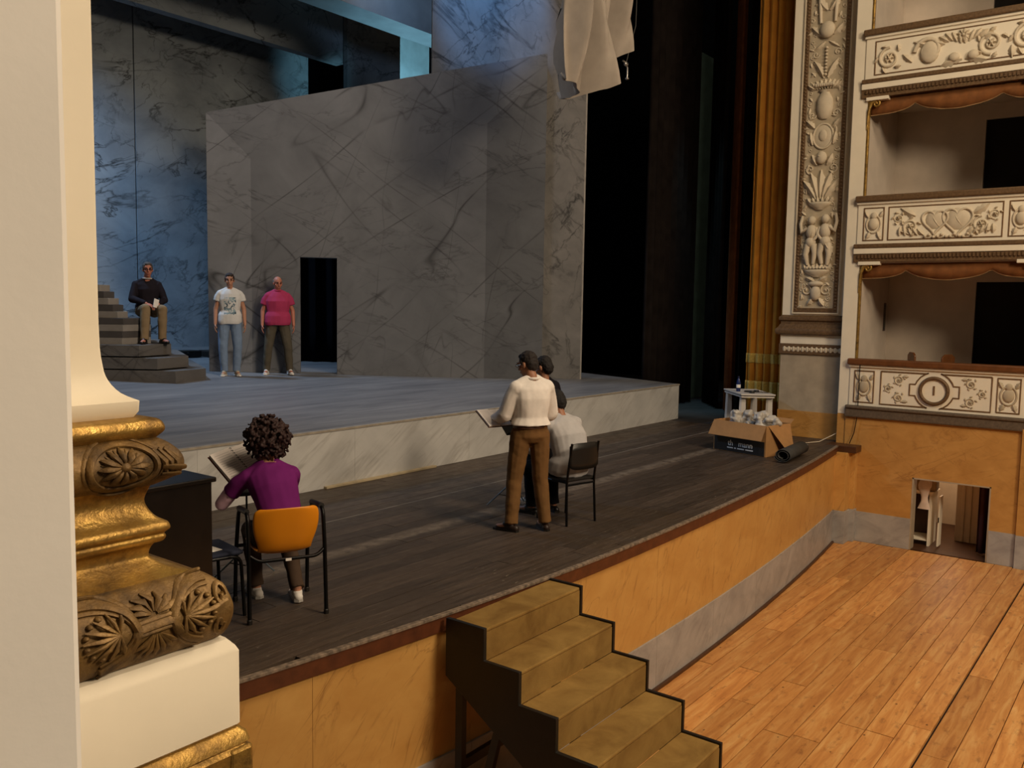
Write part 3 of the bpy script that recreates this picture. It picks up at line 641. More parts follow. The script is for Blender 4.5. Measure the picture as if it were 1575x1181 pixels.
TIERS = [1.43, 4.06, 6.67]
NAMES = ['lowest theatre box', 'middle theatre box', 'top theatre box']
for ti, R_ in enumerate(TIERS):
    # room of the box
    fz = R_ - .9; top = R_ + (1.62 if ti else 1.55)
    br = struct('wall_box', 'plain plaster inside of the %s with a dark doorway' % NAMES[ti], 'theatre box', (16, 3.2, fz))
    part('side_wall', MB().box((XW + .062, 4.285, fz), (16.7, 4.42, top)), BOXWALL, br, world=True)
    part('back_wall', MB().box((16.7, 2.88, fz), (16.8, 4.42, top)), BOXWALL, br, world=True)
    part('back_wall', MB().box((16.7, .4, top - .25), (16.8, 2.88, top)), BOXWALL, br, world=True)
    part('doorway', MB().box((16.76, .4, fz), (16.9, 2.88, top - .25)), BOXDARK, br, world=True)  # near-black slab: the opening's unlit depth put into its colour
    part('partition', MB().box((15.3, 1.69, fz), (16.7, 1.77, top)), BOXWALL, br, world=True)
    part('side_wall', MB().box((XW + .06, .3, fz), (16.9, .4, top)), BOXWALL, br, world=True)
    part('box_floor', MB().box((XW + .06, .4, fz - .06), (16.9, 4.3, fz)), WOODD, br, world=True)
    part('box_ceiling', MB().box((XW + .06, .4, top), (16.9, 4.42, top + .08)), BOXWALL, br, world=True)
    # parapet
    bp = thing('box_parapet', ['cream box parapet with a brown ring and the number one, above the orange wall',
                               'cream box parapet with heart shaped shields, above the parapet numbered one',
                               'cream box parapet with big leafy scrolls, topmost of the three'][ti], 'parapet', (XW, 2.5, R_ - .95))
    y0, y1 = .3, 4.36
    def bb(n, a, b, z0, z1, d, m, bv=0, e=0.0): return part(n, MB().box((XW - d, a, z0), (XW + .14, b, z1)), m, bp, world=True, bevel=bv)
    bb('rail', y0, y1 + .04, R_ - .1, R_, .07, WOODM if ti == 0 else BROWN_M, .02)
    bb('rail_fillet', y0, y1 + .02, R_ - .14, R_ - .1, .03, CREAM, .006)
    pz0, pz1 = R_ - .77, R_ - .14
    bb('panel_ground', y0, y1, pz0, pz1, .0, CREAM)
    if ti == 0:
        bb('cornice', y0, y1 + .05, R_ - .97, R_ - .77, .05, mat('grey brown cornice', '5E5040', .6, var=.25, vs=30), .02)
        bb('cornice_fillet', y0, y1 + .03, R_ - .82, R_ - .78, .075, mat('grey brown cornice', '5E5040', .6), .01)
    else:
        bb('brown_bead', y0, y1 + .04, R_ - .84, R_ - .77, .045, BROWN_M, .015); bb('cornice_fillet', y0, y1 + .04, R_ - .93, R_ - .84, .03, CREAM, .008)
        dn = bb('dentil_band', y0, y1 + .04, R_ - 1.06, R_ - .93, .01, BROWN_M)
        m = MB()
        for k in range(74): m.box((XW - .035, y0 + .02 + k * .0545, R_ - 1.0), (XW - .008, y0 + .05 + k * .0545, R_ - .94))
        part('dentils', m, BROWN_M, dn, world=True, kind='stuff')
    # framed fields and stucco
    LINE = mat('brown painted line moulding', '6E5030', .6, var=.2, vs=30)
    T = lambda yc_: T_(yc_, (pz0 + pz1) / 2, XW)
    def field(a, b): frame('field_frame', a, b, pz0 + .05, pz1 - .05, .016, .0, XW, LINE, bp, .012)
    def reliefpart(m): part('stucco_relief', m, STUCCO_D if ti == 0 else STUCCO, bp, 60, world=True)
    def bust(m, h=.03):
        m.ell((0, 0, h * .4), (.08, .1, h * 1.3)); m.ell((0, .13, h * .4), (.05, .06, h)); ring(m, 0, 0, .11, .14, .014)
        for s in (-1, 1): leaf(m, s * .08, .1, math.pi / 2 - s * .6, .12, .07, h, s * .3); leaf(m, s * .06, -.12, -math.pi / 2 + s * .3, .13, .08, h, s * .2)
    if ti < 2:
        for a, b in ((3.97, 4.29), (1.88, 2.2)) if ti == 0 else ((3.95, 4.27), (1.86, 2.19)):
            field(a, b); m = MB(T((a + b) / 2)); bust(m, .03 if ti else .02); reliefpart(m)
    if ti == 0:
        yc_ = 3.07; mb = MB(T(yc_))
        def poly_frame(pts): mb.tube([(p[0], p[1], .004) for p in pts + pts[:1]], .011, 6)
        for s in (-1, 1):
            arc = [(s * .29 * math.cos(q), .29 * math.sin(q)) for q in [math.radians(d_) for d_ in (72, 60, 45, 30, 18)]]
            up = [(s * .8, .265), (s * .12, .265)] + arc + [(s * .36, .09), (s * .36, 0)]
            pts = up + [(p[0], -p[1]) for p in up[::-1][1:]]
            poly_frame(pts)
        part('field_frame', mb, LINE, bp, 60, world=True)
        mb = MB(T(yc_)); ring(mb, 0, 0, .2, .2, .03, 36); part('ring', mb, BROWN_M, bp, 60, world=True)
        mb = MB(T(yc_)); mb.rings([[(.19 * math.cos(q), .19 * math.sin(q), z) for q in [2 * math.pi * k / 32 for k in range(32)]] for z in (0, .008)]); part('disc', mb, CREAM, bp, world=True)
        me = text_mesh('1', .2, .004); nu = link('number', me, LINE, bp); nu.rotation_euler = (math.pi / 2, 0, -math.pi / 2); nu.location = (-.016, yc_ - 2.5, (pz0 + pz1) / 2 - (R_ - .95))
        for s in (-1, 1):
            m = MB(T(yc_))
            for u, v, r, d_ in ((.52, .14, .075, 1), (.52, -.14, .075, -1), (.68, .0, .06, 1)): rinceau(m, s * u, v, r, d_ * s, .016)
            for v in (.2, -.2): leaf(m, s * .38, v, 0 if s > 0 else math.pi, .1, .06, .015, .2)
            reliefpart(m)
        # next parapet along the curve: plain field
        field(.5, 1.75)
        for s in (-1, 1): m = MB(T(1.15)); rinceau(m, s * .3, .05, .12, s, .02); reliefpart(m)
    elif ti == 1:
        field(2.26, 3.89); m = MB(T(3.08)); H2 = .035
        for u, s_ in ((-.12, 1.0), (.2, 1.15)):
            pts = []
            for k in range(33):
                q = 2 * math.pi * k / 32; pts.append((u + s_ * .0115 * 16 * math.sin(q) ** 3, .01 + s_ * .0125 * (13 * math.cos(q) - 5 * math.cos(2 * q) - 2 * math.cos(3 * q) - math.cos(4 * q)), .012))
            m.tube(pts, .018, 7); m.ell((u, .03, .0), (.14 * s_, .15 * s_, .03), 14, 6); leaf(m, u - .05, .12, -1.2, .24, .08, .03, .5)
        for s in (-1, 1):
            rinceau(m, s * .5 + .03, -.06, .12, s, H2); rinceau(m, s * .68 + .03, .08, .08, -s, H2)
            for k in range(5): leaf(m, s * (.3 + .09 * k) + .03, -.2, (math.pi / 2 - s * (.9 - .2 * k)), .14, .08, H2, s * .4)
            leaf(m, s * .4, .1, (.4 if s > 0 else math.pi - .4), .26, .12, H2, s * .4)
        for k in range(12): m.ell((-.25 + .06 * k, -.22 + .02 * math.sin(k * 2), .02), (.026, .024, .025), 8, 5)
        reliefpart(m)
    else:
        field(1.0, 4.22); m = MB(T(3.05)); H2 = .04
        rinceau(m, -.95, -.03, .17, 1, H2); spiral(m, -.38, .0, .2, 1.5, math.pi, -1, .035); m.ell((-.36, -.03, .02), (.14, .17, .05)); rinceau(m, .48, -.02, .17, -1, H2)
        rosette(m, .1, .15, .1, 9, H2)
        for k in range(10): leaf(m, -.15 + .055 * k, .06 + .03 * math.sin(k), math.pi / 2 + .3 * (4.5 - k), .17, .1, H2, .06 * (k - 4))
        for s in (-1, 1):
            leaf(m, .12 + s * .02, -.2, 0 if s > 0 else math.pi, .3, .14, H2, -s * .6, 4); m.ell((.12 + s * .13, -.16, .03), (.08, .07, .05))
        rinceau(m, .95, .0, .19, 1, H2); rinceau(m, 1.45, .0, .17, -1, H2)
        leaf(m, -.75, .0, -.9, .2, .09, H2, .3); leaf(m, .75, -.1, -1.5, .18, .1, H2, 0); leaf(m, -.6, .16, -.5, .22, .1, H2, .4)
        reliefpart(m)
    # valance, console above the opening
    if ti < 2:
        zt = TIERS[ti + 1] - 1.06
        va = thing('box_valance', 'scalloped brown fabric valance over the %s' % NAMES[ti], 'valance', (XW + .1, 3.2, zt))
        for ya, yb in ((1.8, 4.27), (.42, 1.66)):
            R2 = []; n = 56; ed = []
            for k in range(n + 1):
                s = k / n; y = yb + (ya - yb) * s
                # cusps pointing up at .3 and .78
                lowz = min(abs(s - .27), abs(s - .76)); dip = .13 + .13 * (1 - math.exp(-(lowz / .06))) + .03 * math.exp(-((s - .5) / .12) ** 2)
                x = XW + .1 + .004 * math.sin(k * 1.1); R2.append([(x, y, zt - dip), (x - .008, y, zt - dip * .5), (x, y, zt)]); ed.append((x, y, zt - dip))
            cloth('fabric', MB().rings(R2, cap=False, closed=False), VALANCE, va, .01, world=True)
            part('edging', MB().tube(ed, .011, 6), mat('dull gold braid', '9A7A52', .7), va, 60, world=True)
        cs = thing('box_console', 'small cream scroll bracket at the pilaster side of the %s opening' % NAMES[ti], 'bracket', (XW, 4.24, zt))
        mb = MB(T_(4.3, zt, XW + .03)); spiral(mb, .13, -.1, .06, 1.3, math.pi * .5, -1, .022); mb.tube([(.13, -.045, .02), (.06, -.08, .02), (.02, -.2, .02), (.0, -.5, .01)], [.025, .03, .025, .012], 8)
        part('scroll', mb, GOLD, cs, 60, world=True); part('cap', MB().box((XW - .03, 3.98, zt - .05), (XW + .1, 4.32, zt + .005)), CREAM, cs, world=True, bevel=.006)
        cs = thing('box_console', 'small cream scroll bracket on the post dividing the %s from its neighbour' % NAMES[ti], 'bracket', (XW, 1.75, zt))
        part('cap', MB().box((XW - .03, 1.6, zt - .05), (XW + .1, 2.05, zt + .005)), CREAM, cs, world=True, bevel=.006)
        mb = MB(T_(1.8, zt, XW + .03)); mb.tube([(-.08, -.06, .02), (-.03, -.1, .03), (-.02, -.3, .01)], [.035, .03, .012], 8); mb.tube([(.08, -.06, .02), (.03, -.1, .03), (.02, -.3, .01)], [.035, .03, .012], 8); part('scroll', mb, CREAM, cs, 60, world=True)
# things inside the lowest box
def box_chair(x, y, rz, label):
    c = thing('box_chair', label, 'chair', (x, y, .53), rz)
    part('seat', MB().box((-.2, -.2, .42), (.2, .2, .47)), WOODM, c, bevel=.015)
    part('backrest', MB().prism([(-.19, .66), (.19, .66), (.19, .95), (.1, 1.0), (-.1, 1.0), (-.19, .95)], lambda p, t: (p[0], t, p[1]), -.22, -.185), WOODM, c, bevel=.01)
    for sx in (-1, 1):
        for sy in (-1, 1): part('leg', MB().tube([(sx * .18, sy * .18, 0), (sx * .18, sy * .18, .43)] if sy > 0 else [(sx * .18, -.2, 0), (sx * .18, -.2, .7)], .017), WOODM, c)
box_chair(15.75, 3.82, .5, 'brown wooden chair inside the lowest box, nearer the plaster side wall'); box_chair(15.62, 3.22, -.3, 'brown wooden chair inside the lowest box, standing farther from the side wall')
mi = thing('wall_mirror', 'narrow dark mirror on the side wall of the lowest box', 'mirror', (16.5, 4.3, 1.86)); part('frame', MB().box((-.07, -.02, 0), (.07, 0, .5)), WOODD, mi, bevel=.004); part('glass', MB().box((-.05, -.024, .03), (.05, -.02, .47)), mat('dark mirror glass', '1C2522', .1), mi)
# thin cables at the corner of the pilaster
tag(part('wall_cable', MB().tube([(15.03, 4.5, 1.6), (15.02, 4.5, .4), (15.0, 4.56, .15), (14.7, 4.75, .02), (14.3, 4.95, .012), (13.9, 5.05, .012)], .008, 6), mat('pale cable', 'C9BBA4', .5), None, 60), 'thin pale cable running down the pilaster strip onto the stage', 'cable')
tag(part('wall_cable', MB().tube([(14.87, 4.2, 1.36), (14.86, 4.2, .5), (14.86, 4.24, .2), (14.84, 4.3, .02)], .007, 6), BLACKM, None, 60), 'thin black cable hanging down beside the lowest parapet', 'cable')

# ================================================================== NEAR PILASTER BASE AND PIER
wl = struct('wall_left', 'plain pale plaster pier close beside the viewer', 'wall', (.0, .9, 0))
part('pier', MB().box((-.8, .88, .2), (.429, 1.14, 5)), PIER, wl, world=True, bevel=.008)
SX, SY = .728, 1.40
def corner_sweep(prof, back=.7, x0=.1):
    R = []
    for e, z in prof:
        row = [(x0, SY - e, z)]
        row += [(SX + e - c_ * (1 - math.sin(q)), SY - e + c_ * (1 - math.cos(q)), z) for c_ in (.012,) for q in [math.pi / 2 * k / 4 for k in range(5)]] if False else [(SX + e - .008, SY - e, z), (SX + e - .0025, SY - e + .0025, z), (SX + e, SY - e + .008, z)]
        row += [(SX + e, SY + back, z)]; R.append(row)
    return MB().rings(R, cap=False, closed=False)
def dense(prof, k=3):                      # smooth a moulding profile
    out = []
    for i in range(len(prof) - 1):
        p0, p1, p2, p3 = prof[max(i - 1, 0)], prof[i], prof[i + 1], prof[min(i + 2, len(prof) - 1)]
        for j in range(k):
            t = j / k; out.append(tuple(.5 * (2 * p1[a] + (p2[a] - p0[a]) * t + (2 * p0[a] - 5 * p1[a] + 4 * p2[a] - p3[a]) * t * t + (3 * p1[a] - p0[a] - 3 * p2[a] + p3[a]) * t ** 3) for a in (0, 1)))
    return out + [prof[-1]]
npil = thing('gilded_pilaster', 'cream pilaster shaft on a carved gilded base, close to the viewer', 'pilaster', (.6, 1.5, 1.2))
part('shaft', corner_sweep(dense([(0, 5), (0, 2.4), (.0, 2.148), (.003, 2.085), (.009, 2.058), (.023, 2.037), (.043, 2.025)]) + [(.043, 2.024), (.042, 2.008), (.036, 1.998)]), CREAM, npil, 40, world=True)
GP = [(.036, 1.9985), (.062, 1.996), (.07, 1.986), (.07, 1.976), (.061, 1.965)]
part('torus', corner_sweep(dense(GP, 4)), GOLD, npil, 50, world=True)
GP2 = [(.058, 1.966), (.074, 1.956), (.088, 1.94), (.092, 1.921), (.085, 1.903), (.057, 1.885)]
t2 = part('carved_torus', corner_sweep(dense(GP2, 4)), CARVED, npil, 50, world=True)
GP3 = [(.055, 1.888), (.05, 1.875), (.046, 1.86), (.05, 1.845), (.058, 1.832), (.066, 1.826), (.073, 1.821), (.075, 1.812), (.07, 1.806), (.068, 1.803), (.07, 1.798), (.066, 1.79), (.056, 1.786), (.05, 1.771), (.053, 1.76), (.072, 1.746), (.1, 1.737)]
part('scotia', corner_sweep(dense(GP3, 3)), GOLD, npil, 50, world=True)
GP4 = [(.098, 1.738), (.112, 1.733), (.133, 1.714), (.144, 1.687), (.146, 1.664), (.139, 1.636), (.125, 1.62), (.1, 1.618)]
t4 = part('carved_base_torus', corner_sweep(dense(GP4, 4)), CARVED, npil, 50, world=True)
def surf(GPx):
    pr = dense(GPx, 4)
    def f(z):
        for (e0, z0), (e1, z1) in zip(pr[:-1], pr[1:]):
            if z1 <= z <= z0: return e0 + (e1 - e0) * (z0 - z) / max(1e-6, z0 - z1)
        return pr[0][0] if z > pr[0][1] else pr[-1][0]
    return f
f2, f4 = surf(GP2), surf(GP4)
m = MB(lambda p: (p[0], SY - f2(max(1.886, min(1.965, p[1]))) - p[2], p[1]))
for xr in (.712,):
    for k in range(12):
        a = 2 * math.pi * k / 12; n = 8; ru, rv = .042, .03
        m.tube([(xr + ru * t_ * math.cos(a), 1.928 + rv * t_ * math.sin(a), .002 + .005 * math.sin(math.pi * t_)) for t_ in (.2, .4, .6, .8, 1)], [.002, .004, .0055, .0045, .0012], 6)
        a += math.pi / 12; m.tube([(xr + ru * t_ * math.cos(a), 1.928 + rv * t_ * math.sin(a), .001) for t_ in (.3, .6, .9)], [.0015, .003, .001], 5)
    m.ell((xr, 1.928, .003), (.010, .009, .008), 10, 6)
    m.tube([(xr + .056 * math.cos(q), 1.926 + .037 * math.sin(q), .002) for q in [2 * math.pi * k / 32 for k in range(33)]], .0055, 6)
    m.tube([(xr + .066 * math.cos(q), 1.926 + .045 * math.sin(q), .0) for q in [2 * math.pi * k / 32 for k in range(33)]], .003, 6)
for xr in (.785, .795, .805): m.tube([(xr - .02, 1.95, .002), (xr - .005, 1.93, .004), (xr, 1.91, .002)], [.003, .006, .003], 6)
m.tube([(.775, 1.922, .003), (.80, 1.918, .006), (.816, 1.916, .004)], [.004, .006, .004], 6); m.tube([(.775, 1.908, .003), (.80, 1.906, .005), (.81, 1.905, .003)], [.003, .005, .003], 6)
part('carving', m, CARVED, t2, 60, world=True)
m = MB(lambda p: (p[0], SY - f4(max(1.622, min(1.736, p[1]))) - p[2], p[1]))
def band(pts):
    for d_, r in ((0, .0075), (.0095, .0035), (-.0095, .0035)): m.tube([(x, z + d_, .002) for x, z in pts], r, 6)
def sm(pts, k=5):
    return dense(pts, k)
for xo in (0,):
    band(sm([(.70 + xo, 1.681), (.728 + xo, 1.683), (.757 + xo, 1.684)]))
    band(sm([(.757 + xo, 1.684), (.768 + xo, 1.705), (.785 + xo, 1.722), (.81 + xo, 1.731), (.83 + xo, 1.732)]))
    band(sm([(.70 + xo, 1.681), (.688 + xo, 1.706), (.668 + xo, 1.722), (.64 + xo, 1.731), (.6 + xo, 1.733), (.56 + xo, 1.73)]))
    band(sm([(.757 + xo, 1.684), (.766 + xo, 1.664), (.785 + xo, 1.645), (.81 + xo, 1.634)]))
    band(sm([(.70 + xo, 1.681), (.69 + xo, 1.66), (.67 + xo, 1.642), (.64 + xo, 1.63)]))
    for k in range(7):
        a = math.pi / 2 + (k - 3) * .55; m.tube([(.728 + xo + .006 * math.cos(a), 1.7 + .004 * math.sin(a), .002), (.728 + xo + .024 * math.cos(a), 1.708 + .013 * math.sin(a), .007), (.728 + xo + .04 * math.cos(a + .3), 1.71 + .02 * math.sin(a + .2), .003)], [.002, .0055, .0015], 6)
        a = -math.pi / 2 + (k - 3) * .5; m.tube([(.728 + xo + .006 * math.cos(a), 1.668, .002), (.728 + xo + .022 * math.cos(a), 1.657 + .012 * math.sin(a), .006), (.728 + xo + .036 * math.cos(a), 1.65 + .02 * math.sin(a), .003)], [.002, .005, .0015], 6)
    for cx_ in (.815, .635):
        s_ = 1 if cx_ > .7 else -1
        for k in range(9):
            a = (k - 4) * .42; m.tube([(cx_ + xo - s_ * .035, 1.683, .003), (cx_ + xo - s_ * .035 + s_ * .03 * math.cos(a), 1.683 + .022 * math.sin(a), .008), (cx_ + xo - s_ * .035 + s_ * .058 * math.cos(a), 1.683 + .036 * math.sin(a * 1.1), .004)],  [.0015, .0038, .0012], 6)
        for k in range(6):
            a = (k - 2.5) * .55; m.ell((cx_ + xo - s_ * .012 + s_ * .03 * math.cos(a), 1.683 + .03 * math.sin(a), .002), (.0055, .004, .006), 7, 5)
m.tube([(.846 + .012 * math.cos(q) * (1 - q / 9), 1.70 + .022 * math.sin(q) * (1 - q / 9), .003) for q in [k * .4 for k in range(18)]], .0042, 6); m.tube([(.842 + .01 * math.cos(-q) * (1 - q / 9), 1.652 + .018 * math.sin(-q) * (1 - q / 9), .003) for q in [k * .4 for k in range(18)]], .004, 6)
m.tube([(.80, 1.678, .004), (.83, 1.684, .006), (.858, 1.69, .003)], [.002, .004, .003], 6)
part('carving', m, CARVED, t4, 60, world=True)
part('plinth', corner_sweep([(.1, 1.619), (.13, 1.6185), (.137, 1.617), (.148, 1.604), (.152, 1.596), (.152, 1.468), (.145, 1.462)]), CREAM, npil, 30, world=True)
part('ledge_frame', corner_sweep([(.13, 1.4625), (.15, 1.462), (.16, 1.452), (.164, 1.438), (.158, 1.432), (.164, 1.424), (.162, 1.4), (.15, 1.394)]), GOLD, npil, 40, world=True)
part('ledge_frame', MB().box((SX + .12, SY - .166, .8), (SX + .166, SY - .1, 1.43)), GOLD, npil, world=True, bevel=.006)
part('ledge_panel', MB().box((.1, SY - .15, .6), (SX + .15, SY + .6, 1.4)), mat('red brown ledge panel', '8A4A22', .5, var=.25, vs=12), npil, world=True)
# ================================================================== STAIRS
sx0, sx1, sy0, SR, ST = 4.56, 5.74, 3.975, .225, .305
stx = thing('stage_stairs', 'black sided stairs with olive carpet from stage edge down to floor', 'stairs', (5.15, 2.9, ZF))
top0 = -.022
def yk(k, t=0): return 3.665 + .06 * (1 - t) - ST * (k)      # front of tread k (t=0 left, 1 right)
for k in range(7):
    z = top0 - SR * k
    yb = sy0 if k == 0 else 3.68 - ST * (k - 1)
    yf = 3.68 - ST * k
    part('tread', MB().box((sx0, yf, z - .025), (sx1, yb + (0 if k == 0 else .0), z)), CARPET, stx, world=True, bevel=.008)
    part('riser', MB().box((sx0, yf, max(ZF, z - SR)), (sx1, yf + .02, z - .025)), CARPET, stx, world=True)
def stringer(deep, x0, x1):
    top = [(sy0 + .04, top0 + .012)]
    for k in range(7):
        yf = 3.68 - ST * k; z = top0 - SR * k + .012
        top += [(yf - .012, z), (yf - .012, max(ZF, z - SR))]
    bot = [(3.68 - ST * 6 - .012, ZF)] if deep > 0 else []
    yl = 3.68 - ST * 6 - .012
    poly = top + [(yl + .35, ZF), (sy0 + .04, ZF + 1.22 - .05)]
    return MB().prism(poly, lambda p, t: (t, p[0], p[1]), x0, x1)
part('stringer', stringer(1, sx0 - .035, sx0 - .001), BLACKW, stx, world=True, bevel=.004)
part('stringer', stringer(1, sx1 + .001, sx1 + .03), BLACKW, stx, world=True, bevel=.004)
for x in (sx0 - .03, sx1 - .02):
    part('leg', MB().box((x, 3.86, ZF), (x + .05, 3.92, -.5)), BLACKW, stx, world=True)
    part('brace', MB().prism([(3.52, -.72), (3.58, -.72), (3.8, ZF), (3.74, ZF)], lambda p, t: (t, p[0], p[1]), x, x + .045), BLACKW, stx, world=True)
part('cross_rail', MB().box((sx0, 3.87, -1.1), (sx1, 3.91, -1.03)), BLACKW, stx, world=True)

# ================================================================== FURNITURE AND PROPS
def arc(pts, k=6): # rounded polyline through points
    out = []; P = [Vector(p) for p in pts]
    for i, p in enumerate(P):
        if 0 < i < len(P) - 1:
            a = (P[i - 1] - p); b = (P[i + 1] - p); r = min(.07, a.length * .45, b.length * .45); q0 = p + a.normalized() * r; q1 = p + b.normalized() * r
            for j in range(k + 1): t = j / k; out.append(q0 * (1 - t) ** 2 + p * 2 * t * (1 - t) + q1 * t * t)
        else: out.append(p)
    return out
# orange chair
oc = thing('orange_chair', 'orange plastic shell chair with black tubular frame and arms', 'chair', (3.90, 5.06, 0), -math.radians(25))
ORP = mat('orange plastic', 'E08A12', .38, var=.06, vs=3, bump=.05)
for s in (-1, 1):
    part('side_frame', MB().tube(arc([(s * .265, -.27, 0), (s * .262, -.24, .5), (s * .26, -.2, .755), (s * .26, .12, .72), (s * .262, .24, .35), (s * .265, .27, 0)]), .0145, 10), BLACKM, oc, 60)
    part('rubber_foot', MB().lathe([(.019, 0), (.019, .03), (.016, .035)], (s * .265, -.27, 0), 10), BLACKW, oc); part('rubber_foot', MB().lathe([(.019, 0), (.019, .03), (.016, .035)], (s * .265, .27, 0), 10), BLACKW, oc)
    part('arm_pad', MB().tube([(s * .26, -.17, .757), (s * .26, -.02, .742), (s * .26, .1, .728)], .021, 8), BLACKW, oc, 60)
part('seat_rail', MB().tube(arc([(-.262, -.235, .47), (-.2, -.26, .425), (.2, -.26, .425), (.262, -.235, .47)]), .013, 8).tube([(-.262, .2, .43), (.262, .2, .43)], .013, 8), BLACKM, oc, 60)
def shell():
    R = []; n = 16
    # profile from seat front over seat to top of the back: (y, z, half width)
    pr = [(.24, .425, .19), (.22, .445, .205), (.1, .44, .21), (-.05, .43, .205), (-.16, .435, .195), (-.215, .47, .185), (-.235, .53, .2), (-.25, .6, .225), (-.265, .68, .235), (-.275, .745, .23), (-.279, .772, .215), (-.28, .785, .185)]
    for y, z, hw in pr:
        row = []
        for k in range(n + 1):
            q = -1 + 2 * k / n; b = abs(q) ** 3
            row.append((hw * q, y + (.05 * b if z > .46 else 0), z + (.03 * b if z < .46 else 0)))
        R.append(row)
    return MB().rings(R, cap=False, closed=False)
sh_ = part('shell', shell(), ORP, oc, 60); so = sh_.modifiers.new('s', 'SOLIDIFY'); so.thickness = .012; sb = sh_.modifiers.new('v', 'SUBSURF'); sb.levels = sb.render_levels = 1
part('maker_plate', MB().box((-.02, -.278, .415), (.02, -.272, .432)), WHITEP, oc)
# black chair
def black_chair(name, label, loc, rz, seatm):
    c = thing(name, label, 'chair', loc, rz)
    for s in (-1, 1):
        part('rear_leg', MB().tube(arc([(s * .2, -.22, 0), (s * .19, -.2, .45), (s * .185, -.26, .84)]), .0125, 10), BLACKM, c, 60); part('front_leg', MB().tube(arc([(s * .2, .22, 0), (s * .19, .2, .43), (s * .19, -.19, .44)]), .0125, 10), BLACKM, c, 60)
    part('cross_bar', MB().tube([(-.19, -.2, .41), (.19, -.2, .41)], .011, 8), BLACKM, c); part('cross_bar', MB().tube([(-.19, .19, .4), (.19, .19, .4)], .011, 8), BLACKM, c)
    b = MB().rings([[(.2 * q, -.265 + .03 * (1 - q * q) * -1 - .02 * (z - .6) + .02, z + .03 * (1 if z > .7 else -1) * (1 - abs(q) ** 6)) for q in [-1 + 2 * k / 12 for k in range(13)]] for z in (.6, .66, .74, .81)], cap=False, closed=False)
    o = part('backrest', b, mat('black plastic', '1B1815', .4, var=.1), c, 60); so = o.modifiers.new('s', 'SOLIDIFY'); so.thickness = .014
    part('seat', MB().box((-.2, -.2, .44), (.2, .22, .47)), seatm, c, bevel=.014)
    return c
black_chair('black_chair', 'black chair with slim metal legs under the man in the grey shirt', (7.45, 4.965, 0), -math.radians(12.8), mat('black plastic', '1B1815', .4, var=.1))
NAVY = mat('navy padded fabric', '1C2236', .85, var=.15, vs=20)
pc = black_chair('padded_chair', 'black framed chair with navy padded seat beside the piano', (3.45, 5.34, 0), -math.radians(100), NAVY)
tag(part('loose_sheet', MB().box((-.11, -.15, 0), (.11, .15, .004)), WHITEP, None), 'white sheet of paper lying on the navy chair seat', 'paper sheet').location = (3.42, 5.36, .472)
# upright piano
pn = thing('upright_piano', 'black upright piano behind the gilded pilaster base', 'piano', (2.45, 4.95, 0))
PB = mat('black piano lacquer', '17120F', .25, var=.25, vs=6, bump=.03)
part('case', MB().box((-.72, -.2, .06), (.70, .12, 1.07)), PB, pn, bevel=.006); part('lid', MB().box((-.75, -.215, 1.07), (.725, .14, 1.1)), PB, pn, bevel=.006)
part('key_bed', MB().box((-.72, .12, .6), (.70, .42, .72)), PB, pn, bevel=.005); part('keys', MB().box((-.62, .22, .72), (.6, .4, .735)), WHITEP, pn)
for x in (-.68, .62): part('leg', MB().box((x, .34, 0), (x + .06, .4, .6)), PB, pn); part('foot', MB().box((x, -.22, 0), (x + .07, .42, .06)), PB, pn, bevel=.006)
# music stands and scores
def music_stand(label, loc, rz, h, tilt=.9, hw=.24):
    c = thing('music_stand', label, 'music stand', loc, rz)
    part('pole', MB().tube([(0, 0, .12), (0, 0, h)], .008, 8), BLACKM, c, 60); part('clamp_knob', MB().ell((.02, 0, h * .55), (.018, .012, .012), 8, 5), BLACKM, c)
    for k in range(3):
        a = 2 * math.pi * k / 3 + .5; part('leg', MB().tube([(.015 * math.cos(a), .015 * math.sin(a), .26), (.27 * math.cos(a), .27 * math.sin(a), .012)], .0075, 8), mat('steel tube', '8A9AA8', .3, .8), c, 60)
        part('strut', MB().tube([(.012 * math.cos(a), .012 * math.sin(a), .12), (.14 * math.cos(a), .14 * math.sin(a), .135)], .005, 6), BLACKM, c)
    R_ = Matrix.Rotation(tilt, 3, 'X'); b = MB(lambda p: R_ @ Vector(p) + Vector((0, 0, h)))
    b.box((-hw, -.14, -.004), (hw, .17, .0)); b.box((-hw, -.145, -.004), (hw, -.138, .035)); part('desk', b, BLACKM, c)
    return c
music_stand('black music stand before the woman in purple', (4.12, 5.75, 0), -math.radians(25), .80, .75, .13)
music_stand('music stand with steel legs before the man in tan trousers', (7.53, 5.74, 0), -.4, .9, .6, .14)
def score(name, label, loc, rot, cover, hw, hh, th, spiral_=False):
    c = thing(name, label, 'score', loc); c.rotation_euler = rot
    for s in (-1, 1):
        o = part('cover', MB().box((min(0, s * hw), -hh, -.006), (max(0, s * hw), hh, 0)), cover, c, bevel=.002)
        o = part('page_block', MB().box((min(s * .004, s * (hw - .008)), -hh + .008, 0), (max(s * .004, s * (hw - .008)), hh - .008, th * (1 if s < 0 else .5))), mat('score page with staves', 'EDE3DC', .8, var=.02), c, bevel=.002)
        lines = MB()
        for k in range(11):
            y = -hh + .035 + k * (2 * hh - .06) / 11; x0, x1 = sorted((s * .025, s * (hw - .03)))
            lines.box((x0, y, th * (1 if s < 0 else .5)), (x1, y + .004, th * (1 if s < 0 else .5) + .0006))
        part('printed_staves', lines, mat('grey print', 'C4BAB5', .8), o, kind='stuff')
    if spiral_:
        for k in range(11): part('wire_ring', MB().tube([(.012 * math.cos(q), -hh + .02 + k * (2 * hh - .04) / 10, th * .6 + .014 * math.sin(q)) for q in [2 * math.pi * j / 10 for j in range(11)]], .0025, 5), BLACKM, c)
    return c
RB = mat('red brown score cover', '7A3A28', .6)
